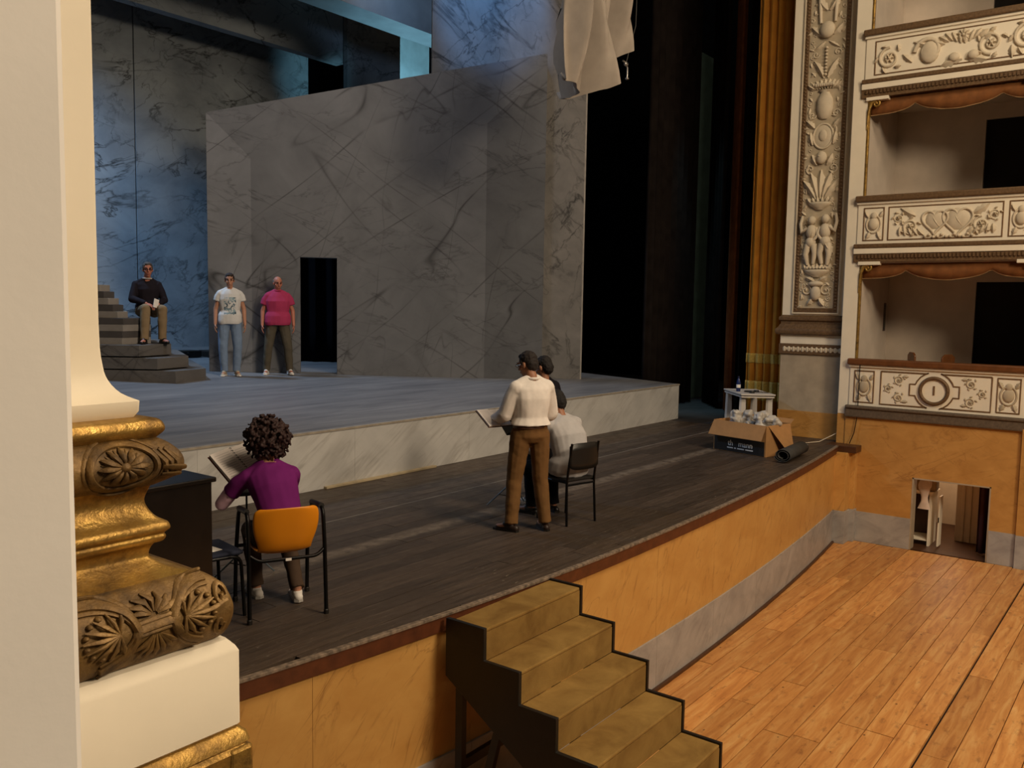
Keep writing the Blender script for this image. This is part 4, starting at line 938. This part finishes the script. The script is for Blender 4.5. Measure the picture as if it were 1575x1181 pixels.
# carton
ca = thing('cardboard_carton', 'open brown cardboard carton with black printed base on the apron', 'carton', (0, 0, 0))
p0, p1 = Vector((12.84, 5.80)), Vector((12.60, 4.86)); ex = (p1 - p0); LX = ex.length; ex.normalize(); ey = Vector((-ex.y, ex.x))
if ey.x < 0: ey = -ey
ca.location = (p0.x, p0.y, 0); ca.rotation_euler = (0, 0, math.atan2(ex.y, ex.x)); DY = .62; HB = .47
sgn = 1 if (Vector((-math.sin(ca.rotation_euler.z), math.cos(ca.rotation_euler.z))) - ey).length < .1 else -1
def cb(n, a, b, m=CARD, bv=.003):
    a, b = list(a), list(b); a[1] *= sgn; b[1] *= sgn; lo = [min(q) for q in zip(a, b)]; hi = [max(q) for q in zip(a, b)]
    return part(n, MB().box(lo, hi), m, ca, bevel=bv)
cb('front_wall', (0, 0, 0), (LX, .008, HB)); cb('back_wall', (0, DY, 0), (LX, DY + .008, HB)); cb('side_wall', (0, 0, 0), (.008, DY, HB)); cb('side_wall', (LX - .008, 0, 0), (LX, DY, HB)); cb('bottom', (0, 0, 0), (LX, DY, .008))
pb_ = cb('printed_band', (.02, -.0025, .01), (LX - .02, 0, .23), mat('black print on card', '15110F', .6, var=.1), 0)
TXT = mat('white print on card', 'F2F0EC', .6, var=0, bump=0)
for body, size, u, v in (('th', .12, .33, .14), ('mann', .12, .61, .14)):
    me = text_mesh(body, size, .001); o = link('lettering', me, TXT, pb_); o.rotation_euler = (math.pi / 2, 0, 0); o.location = (u * LX / .97 if False else u, -.0035 * sgn, v)
    if sgn < 0: o.scale = (1, 1, 1)
sl = MB(); x_ = .27
for w_ in (.11, .035, .13, .14): sl.box((x_, -.0035 if sgn > 0 else .0025, .06), (x_ + w_, -.0025 if sgn > 0 else .0035, .078)); x_ += w_ + .022
part('small_print', sl, TXT, pb_, kind='stuff')
def flap(n, poly, th=.006): return part(n, MB().rings([[Vector(p) for p in poly], [Vector(p) + Vector((0, 0, th)) for p in poly]]), CARD, ca)
Y = lambda y: y * sgn
flap('flap', [(.0, Y(0), HB), (LX, Y(0), HB), (LX - .0, Y(-.11), HB - .22), (-.02, Y(-.11), HB - .22)])
flap('flap', [(LX, Y(.05), HB), (LX, Y(DY - .02), HB), (LX + .12, Y(DY * .85), HB - .3), (LX + .12, Y(.32), HB - .34)])
flap('flap', [(.0, Y(DY), HB), (LX, Y(DY), HB), (LX, Y(DY + .08), HB + .06), (0, Y(DY + .08), HB + .06)])
flap('flap', [(0, Y(.03), HB), (0, Y(DY - .03), HB), (-.12, Y(DY - .06), HB - .1), (-.12, Y(.06), HB - .1)])
def world_ca(x, y, z): return ca.matrix_basis @ Vector((x, Y(y), z)) if False else Vector((p0.x + ex.x * x + ey.x * y, p0.y + ex.y * x + ey.y * y, z))
PLAS = mat('milky plastic wrap', 'B9B2A8', .35, var=.08)
for i, (x, y, z, r, lb) in enumerate(((.3, .38, .1, .13, 'crumpled milky plastic wrap sticking out of the carton by its left flap'), (.72, .36, .1, .15, 'crumpled milky plastic wrap sticking out of the carton by its right flap'))):
    m = MB(); q = world_ca(x, y, 0)
    for k in range(9): m.ell((q.x + random.uniform(-.12, .12), q.y + random.uniform(-.14, .14),   .28 + random.uniform(0, .27)), (r * random.uniform(.4, .8), r * random.uniform(.5, .9), r * random.uniform(.5, .9)), 9, 6)
    o = link('plastic_wrap', remesh(m, 'plastic_wrap', .014, 1, .5, (.06, 9)), PLAS); tag(o, lb, 'plastic wrap')
# rolled mat
rm = thing('rolled_mat', 'dark grey rolled rubber mat lying beside the carton', 'rolled mat', (12.5, 4.66, 0))
def roll():
    a, b = Vector((12.3, 4.49, .115)), Vector((13.3, 4.57, .115)); t = (b - a).normalized(); s_ = Vector((-t.y, t.x, 0)); R = []
    for u in (0, 1):
        ring_ = []; p = a if u == 0 else b
        for k in range(61):
            q = 2 * math.pi * 2.2 * k / 60 - math.pi / 2; r = .055 + .058 * k / 60; ring_.append(p + s_ * r * 1.15 * math.cos(q) + Vector((0, 0, 1)) * r * .92 * math.sin(q))
        R.append(ring_)
    return MB().rings(R, cap=False, closed=False)
cloth('mat_sheet', roll(), DARKRUB, rm, .008, world=True)
# red cable coil and little connector
m = MB().tube([(13.78 + .17 * math.cos(q) * (1 - .02 * q), 5.02 + .07 * math.sin(q), .012 + .0035 * q) for q in [k * .35 for k in range(54)]], .011, 6)
tag(part('cable_coil', m, mat('red cable', 'C94A3C', .5), None, 60), 'small coil of red cable at the foot of the pilaster', 'cable')
pg = thing('plug', 'small white plug on the stage floor by the red coil', 'plug', (14.2, 4.8, 0)); part('body', MB().ell((0, 0, .018), (.05, .03, .018), 10, 6), WHITEP, pg, 60); part('pin', MB().tube([(.04, 0, .02), (.09, 0, .02)], .006), BLACKM, pg)
# side table with bottle and tray
tb = thing('side_table', 'white topped small table in front of the golden curtain', 'table', (15.03, 6.15, 0))
q0, q1, q2 = Vector((14.46, 6.05)), Vector((14.81, 5.57)), Vector((15.29, 6.76)); qs = [q0, q1, q1 + (q2 - q0) * .95, q0 + (q2 - q0) * .95]
WT = mat('white table top', 'CFC9C2', .45, var=.05)
part('table_top', MB().zprism([tuple(q) for q in qs], .715, .74), WT, tb, world=True, bevel=.004)
cc = sum((q for q in qs), Vector((0, 0))) / 4
part('apron', MB().zprism([tuple(cc + (q - cc) * .96) for q in qs], .675, .7), WT, tb, world=True)
part('edge_gap', MB().zprism([tuple(cc + (q - cc) * .94) for q in qs], .699, .716), BLACKW, tb, world=True)
for q in qs: p = cc + (q - cc) * .78; part('leg', MB().prism([(-.05, 0), (.05, 0), (.035, .675), (-.035, .675)], lambda w_, t, p=p: (p.x + w_[0] * .6 - t * .0, p.y - w_[0] * .8 + t, w_[1]), -.02, .02), WT, tb, world=True)
bt = thing('water_bottle', 'blue plastic water bottle with white label on the side table', 'bottle', (14.87, 6.28, .74))
BLP = mat('blue plastic', '22305E', .2, var=.1)
part('body', MB().lathe([(.005, 0), (.036, .002), (.038, .02), (.037, .06), (.038, .16), (.03, .2), (.014, .235), (.013, .255)], n=16), BLP, bt, 50); part('cap', MB().lathe([(.016, .25), (.016, .275), (.004, .277)], n=12), mat('dark blue cap', '151C3A', .4), bt, 40); part('label_wrap', MB().lathe([(.0385, .07), (.0388, .072), (.0388, .125), (.0385, .127)], n=16), WHITEP, bt, 50)
hp = thing('headset', 'black intercom headset with coiled lead lying on the side table', 'headset', (14.86, 5.98, .74))
part('headband', MB().tube([(.1 * math.cos(q), .13 * math.sin(q) * 1.3, .018) for q in [math.pi * k / 12 for k in range(13)]], .012, 7), BLACKW, hp, 60)
for s in (-1, 1): part('ear_pad', MB().lathe([(.005, 0), (.045, .002), (.05, .02), (.04, .04), (.005, .042)], (s * .1, 0, 0), 14), BLACKW, hp, 50)
part('lead', MB().tube([(.1 + .03 * math.cos(k * .9), -.03 - k * .008, .012) for k in range(26)], .006, 6), BLACKW, hp, 60)
# small dark things on the rear deck
for i, (x, y) in enumerate(((10.3, 16.4), (10.9, 16.3))):
    t_ = thing('stage_box', ('low black box lying on the blue lit rear deck beside the steps', 'low black box on the blue lit rear deck, nearer the big wall')[i], 'box', (x, y, dz(y))); part('case', MB().box((-.25, -.2, 0), (.25, .2, .14)), BLACKW, t_, bevel=.02); part('handle', MB().tube([(-.08, -.2, .1), (-.06, -.23, .1), (.06, -.23, .1), (.08, -.2, .1)], .01), BLACKM, t_)
# ================================================================== PEOPLE
def lerp(a, b, t): return Vector(a) * (1 - t) + Vector(b) * t
def hand(m, wr, d, palm_n, thumb_side, curl=.35, s=1.0):
    # wr wrist, d finger direction, palm_n the way the palm faces, thumb_side
    wr, d, pn_ = Vector(wr), Vector(d).normalized(), Vector(palm_n).normalized()
    sd = d.cross(pn_).normalized() * thumb_side
    k0 = wr + d * .085 * s
    m.ell(wr + d * .05 * s, (.036 * s, .016 * s, .052 * s), 10, 7, Matrix((sd, pn_, d)).transposed())
    for i, L in enumerate((.072, .08, .074, .058)):
        b = k0 + sd * (.027 - .018 * i) * s - d * (.004 if i in (0, 2) else (.012 if i == 3 else 0)) * s
        c1 = b + (d * math.cos(curl * .6) + pn_ * math.sin(curl * .6)) * L * .5 * s; c2 = c1 + (d * math.cos(curl * 1.9) + pn_ * math.sin(curl * 1.9)) * L * .5 * s
        m.cap(b, .0088 * s, c1, .0082 * s, 8); m.cap(c1, .0082 * s, c2, .0072 * s, 8)
    t0 = wr + d * .025 * s + sd * .026 * s; t1 = t0 + (d * .7 + sd * .65 + pn_ * .3).normalized() * .04 * s; t2 = t1 + (d * .9 + sd * .15 + pn_ * .45).normalized() * .033 * s
    m.cap(t0, .012 * s, t1, .0098 * s, 8); m.cap(t1, .0098 * s, t2, .008 * s, 8)
def head_parts(m, c, fwd, up, s=1.0, jaw=1.0):
    f, u = Vector(fwd).normalized(), Vector(up).normalized(); u = (u - f * u.dot(f)).normalized(); r = f.cross(u)
    M3 = Matrix((r, f, u)).transposed(); P = lambda x, y, z: Vector(c) + M3 @ Vector((x * s, y * s, z * s))
    E_ = lambda p, rr: m.ell(P(*p), tuple(q * s for q in rr), 14, 9, M3)
    E_((0, -.012, .035), (.074, .094, .083)); E_((0, .022, -.035), (.058 * jaw, .066, .075)); E_((0, .05, -.085), (.032 * jaw, .03, .028))
    m.cap(P(0, .082, .018), .0095 * s, P(0, .104, -.022), .014 * s, 8); E_((0, .086, -.022), (.018, .014, .011))
    E_((0, .084, -.055), (.024, .01, .008)); E_((0, .08, -.067), (.02, .011, .008))
    for q in (-1, 1):
        E_((q * .076, -.005, -.005), (.009, .02, .032)); E_((q * .045, .055, -.02), (.02, .02, .02)); E_((q * .033, .078, .032), (.026, .011, .008))
    return P, M3
SKIN = mat('skin', 'B98468', .55, var=.06, vs=20, bump=.1, bs=200)
SKIND = mat('tanned skin', 'A06E52', .55, var=.06, vs=20, bump=.1, bs=200)
SKINP = mat('ruddy skin', 'B8745C', .55, var=.06, vs=20, bump=.1, bs=200)
EYE = mat('dark eye', '1B1310', .3, var=0, bump=0)
LIP = mat('lip', '8A4F45', .5, var=.05, bump=0)
def cl(name, col, r=.85, b=.5): return mat(name, col, r, var=.07, vs=9, bump=b * .3, bs=9, bd=.02, spec=.15)
def person(label, loc, rz, J, skin, shirt, trousers, shoes, hairf, group=None, girth=1.0, sleeve='long', hem=0.0, loose=.016, cuff=None, neckz=0, legloose=.014, wv=.0065, hands=None, jaw=1.0, brows='2A1E18', collar=None, extra=None, soles=None):
    c = thing('person', label, 'person', loc, rz)
    g = girth; V_ = {k: Vector(v) for k, v in J.items()}
    sh_v = (V_['sr'] - V_['sl']).normalized(); hp_v = (V_['hr'] - V_['hl']).normalized(); ps = (V_['hr'] + V_['hl']) / 2; ch = (V_['sr'] + V_['sl']) / 2
    sw = (V_['sr'] - V_['sl']).length / 2
    wst = V_.get('waist', lerp(ps, ch, .38)); cst = V_.get('chest', lerp(ps, ch, .76)); nk = V_['neck']; hd = V_['head']
    def torso(m, ex, z0=0.0, hx=0.0):
        e2 = ex + hx
        secs = [(ps + (ps - wst) * .28, hp_v, .15 * g + e2, .105 * g + e2), (ps, hp_v, .165 * g + e2, .112 * g + e2), (lerp(ps, wst, .6), hp_v, .158 * g + e2, .107 * g + e2), (wst, lerp(hp_v, sh_v, .5), .145 * g + ex, .1 * g + ex), (lerp(wst, cst, .5), lerp(hp_v, sh_v, .8), .158 * g + ex, .108 * g + ex), (cst, sh_v, .17 * g + ex, .115 * g + ex), (lerp(cst, ch, .75), sh_v, sw * .95 + ex, .092 + ex), (lerp(ch, nk, .3), sh_v, sw * .66 + ex * .7, .07 + ex * .7), (lerp(ch, nk, .62), sh_v, .078 + ex * .4, .062 + ex * .4)]
        if z0: secs = secs[z0:]
        m.loft(secs)
        for a in ('sl', 'sr'):
            inn = (ch - V_[a]).normalized(); m.ell(V_[a] + inn * .02 + Vector((0, 0, -.03)), (.05 + ex * 1.0, .052 + ex * 1.0, .054 + ex * .8), 12, 8)
            m.cap(lerp(ch, nk, .55) - inn * .045, .036 + ex * .8, V_[a] + inn * .03 + Vector((0, 0, -.008)), .036 + ex * .8)
    # body: one continuous mesh
    m = MB(); torso(m, 0)
    m.cap(lerp(ch, nk, .35), .06, nk, .054); m.cap(nk, .054, lerp(nk, hd, .6), .052)
    for a in 'lr':
        m.cap(V_['s' + a] + (ch - V_['s' + a]).normalized() * .015 + Vector((0, 0, -.04)), .04, V_['e' + a], .038); m.cap(V_['e' + a], .038, V_['w' + a], .027)
        m.cap(V_['h' + a], .085, V_['k' + a], .056); m.cap(V_['k' + a], .054, V_['a' + a], .038); m.cap(lerp(V_['k' + a], V_['a' + a], .3) , .055, lerp(V_['k' + a], V_['a' + a], .5), .045)
        m.cap(V_['a' + a] - Vector((0, 0, .03)), .036, V_['t' + a], .03)
        H = (hands or {}).get(a)
        if H is None: H = ((V_['w' + a] - V_['e' + a]), Vector((1 if a == 'l' else -1, 0, 0)), -1 if a == 'l' else 1, .35)
        # thumb towards the front for hanging arms
        dd, pnv, ts, cu = H; hand(m, V_['w' + a], dd, pnv, ts, cu)
    P, M3 = head_parts(m, hd, J['look'], J.get('up', (0, 0, 1)), 1.0, jaw)
    link('body', remesh(m, 'body', wv, 3, .5), skin, c)
    for q in (-1, 1):
        part('eye', MB().ell(P(q * .032, .083, .014), (.012, .008, .0075), 10, 6, M3), EYE, c, 60)
        part('eyebrow', MB().tube([P(q * .015, .091, .036), P(q * .035, .089, .042), P(q * .055, .076, .036)], .005, 6), mat('brow ' + brows, brows, .9), c, 60)
    part('mouth', MB().ell(P(0, .092, -.061), (.022, .005, .006), 10, 6, M3), LIP, c, 60)
    # shirt
    m = MB(); torso(m, loose, hem if hem else 0, .026 if hem else legloose + .006)
    if hem == 0: pass
    for a in 'lr':
        if sleeve == 'long':
            m.cap(V_['s' + a] + (ch - V_['s' + a]).normalized() * .01 + Vector((0, 0, -.02)), .048 + loose * .8, V_['e' + a], .044 + loose); m.cap(V_['e' + a], .046 + loose, lerp(V_['e' + a], V_['w' + a], .86), .036 + loose * .6)
        else:
            q = lerp(V_['s' + a], V_['e' + a], sleeve); m.tube([V_['s' + a] + (ch - V_['s' + a]).normalized() * .012 + Vector((0, 0, -.03)), lerp(V_['s' + a], q, .5), q], [.046 + loose, .047 + loose, .047 + loose], 14)
    so = link('shirt', remesh(m, 'shirt', .0085, 7, .5, (.011, 7), .28), shirt, c)
    if collar: cm = MB(); cm.tube([nk + (lerp(ch, nk, .75) - nk) * .6 + (sh_v * math.cos(q) + sh_v.cross(Vector((0, 0, 1))) * math.sin(q)) * .066 for q in [2 * math.pi * k / 18 for k in range(19)]], .014, 7); part('collar', cm, collar, c, 60)
    # trousers
    m = MB(); ex = legloose
    m.loft([(ps + (ps - wst) * .3, hp_v, .12 * g + ex, .09 * g + ex), (ps, hp_v, .17 * g + ex, .118 * g + ex), (lerp(ps, wst, .75), hp_v, .158 * g + ex * .6, .107 * g + ex * .6)])
    for a in 'lr':
        m.cap(V_['h' + a], .092 + ex, V_['k' + a], .064 + ex); m.tube([V_['k' + a], lerp(V_['k' + a], V_['a' + a], .4), lerp(V_['k' + a], V_['a' + a], .85), lerp(V_['k' + a], V_['a' + a], 1.04)], [.064 + ex, .06 + ex, .05 + ex, .052 + ex], 14)
    link('trousers', remesh(m, 'trousers', .0085, 5, .5, (.006, 10), .9), trousers, c)
    for a in 'lr':
        an, to = V_['a' + a], V_['t' + a]; fd = (to - an); fd.z = 0; fd.normalize(); fz = to.z - .03; m = MB()
        hl = an - fd * .05; m.cap((hl.x, hl.y, fz + .032), .036, (to.x, to.y, fz + .026), .033, 10); m.cap((hl.x + fd.x * .05, hl.y + fd.y * .05, fz + .05), .042, (an.x + fd.x * .06, an.y + fd.y * .06, fz + .06), .036, 10)
        sh2 = link('shoe', remesh(m, 'shoe', .008, 3), shoes, c)
        sd_ = Vector((-fd.y, fd.x, 0)); pts = [(hl + fd * x + sd_ * y) for x, y in ((-.035, 0), (-.02, .032), (.1, .035), (.2, .04), (.245, .02), (.25, -.01), (.2, -.04), (.1, -.035), (-.02, -.032))]
        Lf = ((to - hl).length + .03) / .25
        pts = [hl + (p - hl) * Lf if False else p for p in pts]
        part('sole', MB().zprism([(p.x, p.y) for p in pts], fz - .0, fz + .02), soles or BLACKW, sh2)
    hairf(c, P, M3)
    if extra: extra(c, V_, P, M3)
    return c
def short_hair(col, back=1.0, top=1.0, grey=False):
    hm = mat('hair ' + col, col, .8, var=.3, vs=60, bump=.6, bs=120)
    def f(c, P, M3):
        m = MB(); m.ell(P(0, -.022, .05), (.08, .094, .082 * top), 16, 10, M3); m.ell(P(0, -.055, .0), (.074, .064, .085 * back), 14, 9, M3)
        m.ell(P(0, .035, .092 * top), (.052, .034, .026), 12, 7, M3)
        for q in (-1, 1): m.ell(P(q * .07, .012, .03), (.012, .022, .04), 8, 6, M3)
        link('hair', remesh(m, 'hair', .007, 2, .5, (.006, 45)), hm, c)
    return f
def curly_hair(col):
    hm = mat('hair ' + col, col, .7, var=.35, vs=50, bump=.7, bs=90)
    def f(c, P, M3):
        m = MB(); rg = random.Random(5); m.ell(P(0, -.045, .02), (.135, .13, .135), 14, 9, M3)
        for k in range(620):
            z = rg.uniform(-.95, 1); a = rg.uniform(0, 2 * math.pi); r = math.sqrt(1 - z * z); d = Vector((r * math.cos(a), r * math.sin(a), z))
            if d.y > .55 and d.z < .45: continue
            rr = rg.uniform(.13, .172); p = P(d.x * rr * 1.0, -.045 + d.y * rr, .015 + d.z * rr * 1.02); s_ = rg.uniform(.008, .017); m.ell(p, (s_, s_, s_ * 1.1), 7, 5)
        link('hair', remesh(m, 'hair', .006, 1, .4, (.006, 60)), hm, c)
    return f
def bald(c, P, M3):
    hm = mat('hair cropped grey', '6E6058', .9, var=.3, vs=60)
    m = MB()
    for q in (-1, 1): m.ell(P(q * .068, -.03, .02), (.012, .05, .04), 10, 7, M3)
    m.ell(P(0, -.085, .01), (.06, .025, .045), 10, 7, M3); link('hair', remesh(m, 'hair', .007, 2), hm, c)

def stand(h=1.75, sep=.11, arm=.07, toe=.1, sw=.175):
    k = h / 1.75; J = dict(hl=(-.09, 0, .93), hr=(.09, 0, .93), kl=(-.1 - sep * .2, .02, .5), kr=(.1 + sep * .2, .02, .5), al=(-sep, -.02, .09), ar=(sep, -.02, .09), tl=(-sep - .03, toe, .03), tr=(sep + .03, toe, .03), sl=(-sw, 0, 1.42), sr=(sw, 0, 1.42), el=(-sw - arm, -.02, 1.13), er=(sw + arm, -.02, 1.13), wl=(-sw - arm - .01, .05, .88), wr=(sw + arm + .01, .05, .88), neck=(0, 0, 1.5), head=(0, .02, 1.62), look=(0, 1, -.05))
    for q in J:
        if q not in ('look', 'up'): J[q] = tuple(x * k for x in J[q])
    for a in ('tl', 'tr'): J[a] = (J[a][0], J[a][1], .03)
    return J
def yaw(dx, dy): return math.atan2(dy, dx) - math.pi / 2
# 1. man in white T-shirt
def tee_mat():
    t = NT('white printed tee'); sx = t.n('ShaderNodeSeparateXYZ'); t.set(sx.inputs[0], t.co); x, y, z = sx.outputs
    inx = t.math('LESS_THAN', t.math('ABSOLUTE', x), .1); inz = t.math('MULTIPLY', t.math('GREATER_THAN', z, 1.06), t.math('LESS_THAN', z, 1.36)); fr = t.math('GREATER_THAN', y, .02)
    nz = t.ramp(t.noise(22, 3, .6, .6), [(.46, (0, 0, 0)), (.54, (1, 1, 1))])
    bar = t.math('MULTIPLY', t.math('LESS_THAN', t.math('ABSOLUTE', t.math('SUBTRACT', z, 1.085)), .012), 1.0)
    f = t.math('MULTIPLY', t.math('MULTIPLY', inx, t.math('MULTIPLY', inz, fr)), t.math('MAXIMUM', nz, bar))
    pc_ = t.ramp(t.noise(7, 2), [(.4, lin('3E5563')), (.6, lin('8FA6AE'))])
    t.bump(t.noise(30, 3), .4, .01)
    return t.done(t.mix(f, lin('DAD7D2'), pc_), .85)
J = stand(1.78, .1, .055, .1); J['look'] = (.05, 1, -.12)
person('young man in white printed T-shirt and light blue jeans by the big wall', (9.13, 13.16, .905), yaw(-.55, -.83), J, SKIN, tee_mat(), cl('faded blue jeans', '7C8FA8'), mat('beige canvas shoe', 'B5A890', .8), short_hair('2B1F18', .8, 1.0), sleeve=.5, soles=WHITEP, loose=.016)
# 2. man in pink polo
J = stand(1.76, .2, .08, .11, .18); J['look'] = (-.3, 1, -.25); J['kl'] = (-.17, .03, .5); J['kr'] = (.17, .03, .5)
person('bald man in pink polo shirt and olive trousers beside the scenery doorway', (9.98, 12.95, .9), yaw(-.58, -.81), J, SKINP, cl('pink polo', 'AD3A5E', .85), cl('olive grey trousers', '5A5346'), mat('white sneaker', 'D8D2CA', .7), bald, sleeve=.62, girth=1.16, loose=.022, collar=cl('pink polo', 'AD3A5E'), soles=WHITEP)
# 3. man seated on the striped block
J = dict(hl=(-.1, 0, .0), hr=(.1, 0, .0), kl=(-.13, .42, .04), kr=(.13, .42, .05), al=(-.12, .45, -.435), ar=(.17, .5, -.435), tl=(-.16, .62, -.493), tr=(.25, .67, -.493), sl=(-.19, -.03, .47), sr=(.19, -.03, .47), el=(-.25, .08, .19), er=(.25, .06, .2), wl=(-.1, .3, .12), wr=(.09, .3, .13), neck=(0, .0, .56), head=(0, .05, .69), look=(.1, 1, -.08), chest=(0, -.02, .36), waist=(0, -.02, .17))
def glasses(c, V_, P, M3):
    m = MB()
    for q in (-1, 1): m.tube([P(q * .033 + .024 * math.cos(a), .1, .012 + .018 * math.sin(a)) for a in [2 * math.pi * k / 16 for k in range(17)]], .0028, 5); m.tube([P(q * .057, .098, .016), P(q * .076, .0, .012)], .0025, 5)
    m.tube([P(-.009, .102, .014), P(.009, .102, .014)], .0025, 5); part('glasses', m, BLACKM, c, 60)
hs = {'l': (Vector((.7, .5, -.3)), Vector((.2, -.3, -.9)), 1, .8), 'r': (Vector((-.7, .5, -.3)), Vector((-.2, -.3, -.9)), -1, .8)}
SEATP = (8.0, 13.83, 1.905 + .1)
person('bespectacled man in dark sweater and khaki trousers seated on the striped block', SEATP, yaw(-.3, -.95), J, SKINP, cl('dark navy sweater', '211C22'), cl('khaki trousers', '8A7558'), mat('black shoe', '141110', .4), short_hair('4A423C', .8, 1.0), extra=glasses, collar=mat('pale shirt collar', 'B9AFA4', .8), girth=1.05, hands=hs)
pp = tag(part('folded_paper', MB().prism([(-.05, -.07), (.05, -.07), (.05, .07), (-.05, .07)], lambda p, t: (p[0], t + p[1] * .3, p[1]), 0, .006), WHITEP, None), 'folded white paper in the hand of the man seated on the striped block', 'paper'); pp.location = (7.93, 13.45, 2.14); pp.rotation_euler = (.2, .3, .2)
# 4. woman in purple, seated
J = dict(hl=(-.1, -.04, .53), hr=(.1, -.04, .53), kl=(-.13, .36, .5), kr=(.12, .36, .5), al=(-.1, .3, .1), ar=(.15, .08, .11), tl=(-.12, .44, .03), tr=(.16, .21, .04), sl=(-.2, .17, .95), sr=(.14, .12, .97), el=(-.34, .3, .72), er=(.15, .36, .74), wl=(-.2, .46, .87), wr=(-.02, .5, .86), neck=(-.03, .19, 1.05), head=(-.035, .26, 1.165), look=(-.35, 1, -.45), waist=(.01, -.01, .68), chest=(-.02, .08, .86))

def inner(c, V_, P, M3):
    m = MB(); m.cap(lerp(V_['sl'], V_['el'], .55), .056, V_['el'], .05); m.cap(V_['el'], .05, lerp(V_['el'], V_['wl'], .85), .04)
    m2 = MB(); m2.cap(lerp(V_['sr'], V_['er'], .55), .056, V_['er'], .05); m2.cap(V_['er'], .05, lerp(V_['er'], V_['wr'], .85), .04)
    for q in (m, m2): link('undersleeve', remesh(q, 'undersleeve', .008, 4, .5, (.004, 12)), cl('pale pink jersey', 'E3B9C8'), c)
hs = {'l': (Vector((.25, .6, .55)), Vector((.7, .5, -.2)), -1, .7), 'r': (Vector((-.75, .5, .3)), Vector((-.3, .6, -.5)), 1, .8)}
person('curly haired woman in purple top seated on the orange chair', (3.90, 5.07, 0), -math.radians(25), J, SKIN, cl('purple jersey', '6E1F66', .85, .3), cl('brown leggings', '4A3A2E'), mat('white sneaker', 'D8D2CA', .7), curly_hair('2C1410'), sleeve=.62, girth=.92, loose=.014, extra=inner, hands=hs, soles=mat('grey rubber sole', 'A8A39C', .7), legloose=.004)
sc1 = score('open_score', 'open spiral bound score with red brown cover held by the woman in purple', (3.90, 5.53, 1.0), (0, 0, 0), RB, .17, .15, .03, True)
fc = Vector((.42, .9, 0)).normalized(); nz_ = (fc * -.62 + Vector((0, 0, .78))).normalized(); sp_ = (fc * .78 + Vector((0, 0, .62))); sp_ = Matrix.Rotation(math.radians(24), 3, nz_) @ sp_; sp_.normalize()
sc1.rotation_euler = Matrix((sp_.cross(nz_), sp_, nz_)).transposed().to_euler()
# 5. standing man in white shirt
J = stand(1.76, .16, .08, .1, .185); J.update(al=(-.2, .0, .09), ar=(.13, -.08, .09), tl=(-.28, .12, .03), tr=(.16, .08, .03), kl=(-.15, .05, .5), kr=(.11, -.01, .5), hl=(-.1, .02, .93), hr=(.09, -.01, .93), el=(-.25, .08, 1.14), er=(.26, .08, 1.14), wl=(-.25, .34, 1.06), wr=(.16, .3, 1.0), look=(-.55, 1, -.35), head=(-.02, .06, 1.625))
hs = {'l': (Vector((.2, 1, .1)), Vector((.3, .0, 1)), -1, .3), 'r': (Vector((-.5, .8, .2)), Vector((-.6, -.2, .6)), 1, .5)}
def belt(c, V_, P, M3):
    ps = (V_['hl'] + V_['hr']) / 2; m = MB(); m.loft([(ps + Vector((0, 0, .085)), (1, 0, 0), .176, .128), (ps + Vector((0, 0, .115)), (1, 0, 0), .174, .126)], 28); part('belt', m, WOODD, c, 60)
    g = MB(); g.tube([P(-.075, -.005, .012), P(-.056, .095, .012)], .003, 6); g.tube([P(-.033 + .023 * math.cos(a), .1, .012 + .016 * math.sin(a)) for a in [2 * math.pi * k / 14 for k in range(15)]], .003, 5); part('glasses', g, mat('bright metal clamp', 'B9B7B3', .3, .8), c, 60)
person('standing man in white shirt and tan corduroy trousers holding a score', (6.88, 5.02, 0), yaw(.42, .9), J, SKIND, cl('white dress shirt', 'E9E1D9', .8, .7), cl('tan corduroy', '735331', .95, 1.0), mat('dark brown shoe', '2A1B14', .5), short_hair('1E1512', 1.0, 1.0), girth=.98, loose=.03, hands=hs, extra=belt, legloose=.015, hem=2, collar=cl('white dress shirt', 'E9E1D9'))
score('open_score', 'open brown covered score held by the man in tan trousers', (6.78, 5.40, 1.08), (math.radians(30), 0, yaw(.42, .9) + .15), mat('brown score cover', '4E3222', .6), .15, .14, .016)
# 6. person in black behind him
J = stand(1.63, .13, .06, .1, .165); J['look'] = (-.4, 1, -.4)
person('dark haired person in black standing behind the man in tan trousers', (8.01, 5.67, 0), yaw(.35, .94), J, SKIND, cl('black jersey', '17141A'), cl('black trousers', '121115'), mat('grey sneaker', '6E6560', .7), short_hair('150F0E', 1.1, 1.05), soles=WHITEP)
# 7. seated man in grey shirt
J = dict(hl=(-.1, -.04, .53), hr=(.1, -.04, .53), kl=(-.13, .4, .5), kr=(.13, .38, .5), al=(-.14, .36, .1), ar=(.12, .3, .1), tl=(-.17, .52, .03), tr=(.14, .46, .03), sl=(-.2, .06, 1.0), sr=(.2, .06, 1.0), el=(-.28, .22, .74), er=(.3, .18, .74), wl=(-.12, .4, .72), wr=(.14, .4, .7), neck=(0, .1, 1.09), head=(0, .16, 1.2), look=(-.15, 1, -.5), chest=(0, -.02, .86), waist=(0, -.06, .68))
hs = {'l': (Vector((.5, .8, 0)), Vector((.2, 0, -1)), 1, .5), 'r': (Vector((-.5, .8, 0)), Vector((-.2, 0, -1)), -1, .5)}
person('man in pale grey shirt and black trousers seated on the black chair', (7.47, 5.0, 0), -math.radians(12.8), J, SKIND, cl('pale grey shirt', 'B9B6B6', .8, .6), cl('black trousers', '121115'), mat('black shoe', '141110', .4), short_hair('120D0C', 1.1, 1.0), girth=1.14, loose=.026, hands=hs)

bpy.data.scenes.remove(WORK)
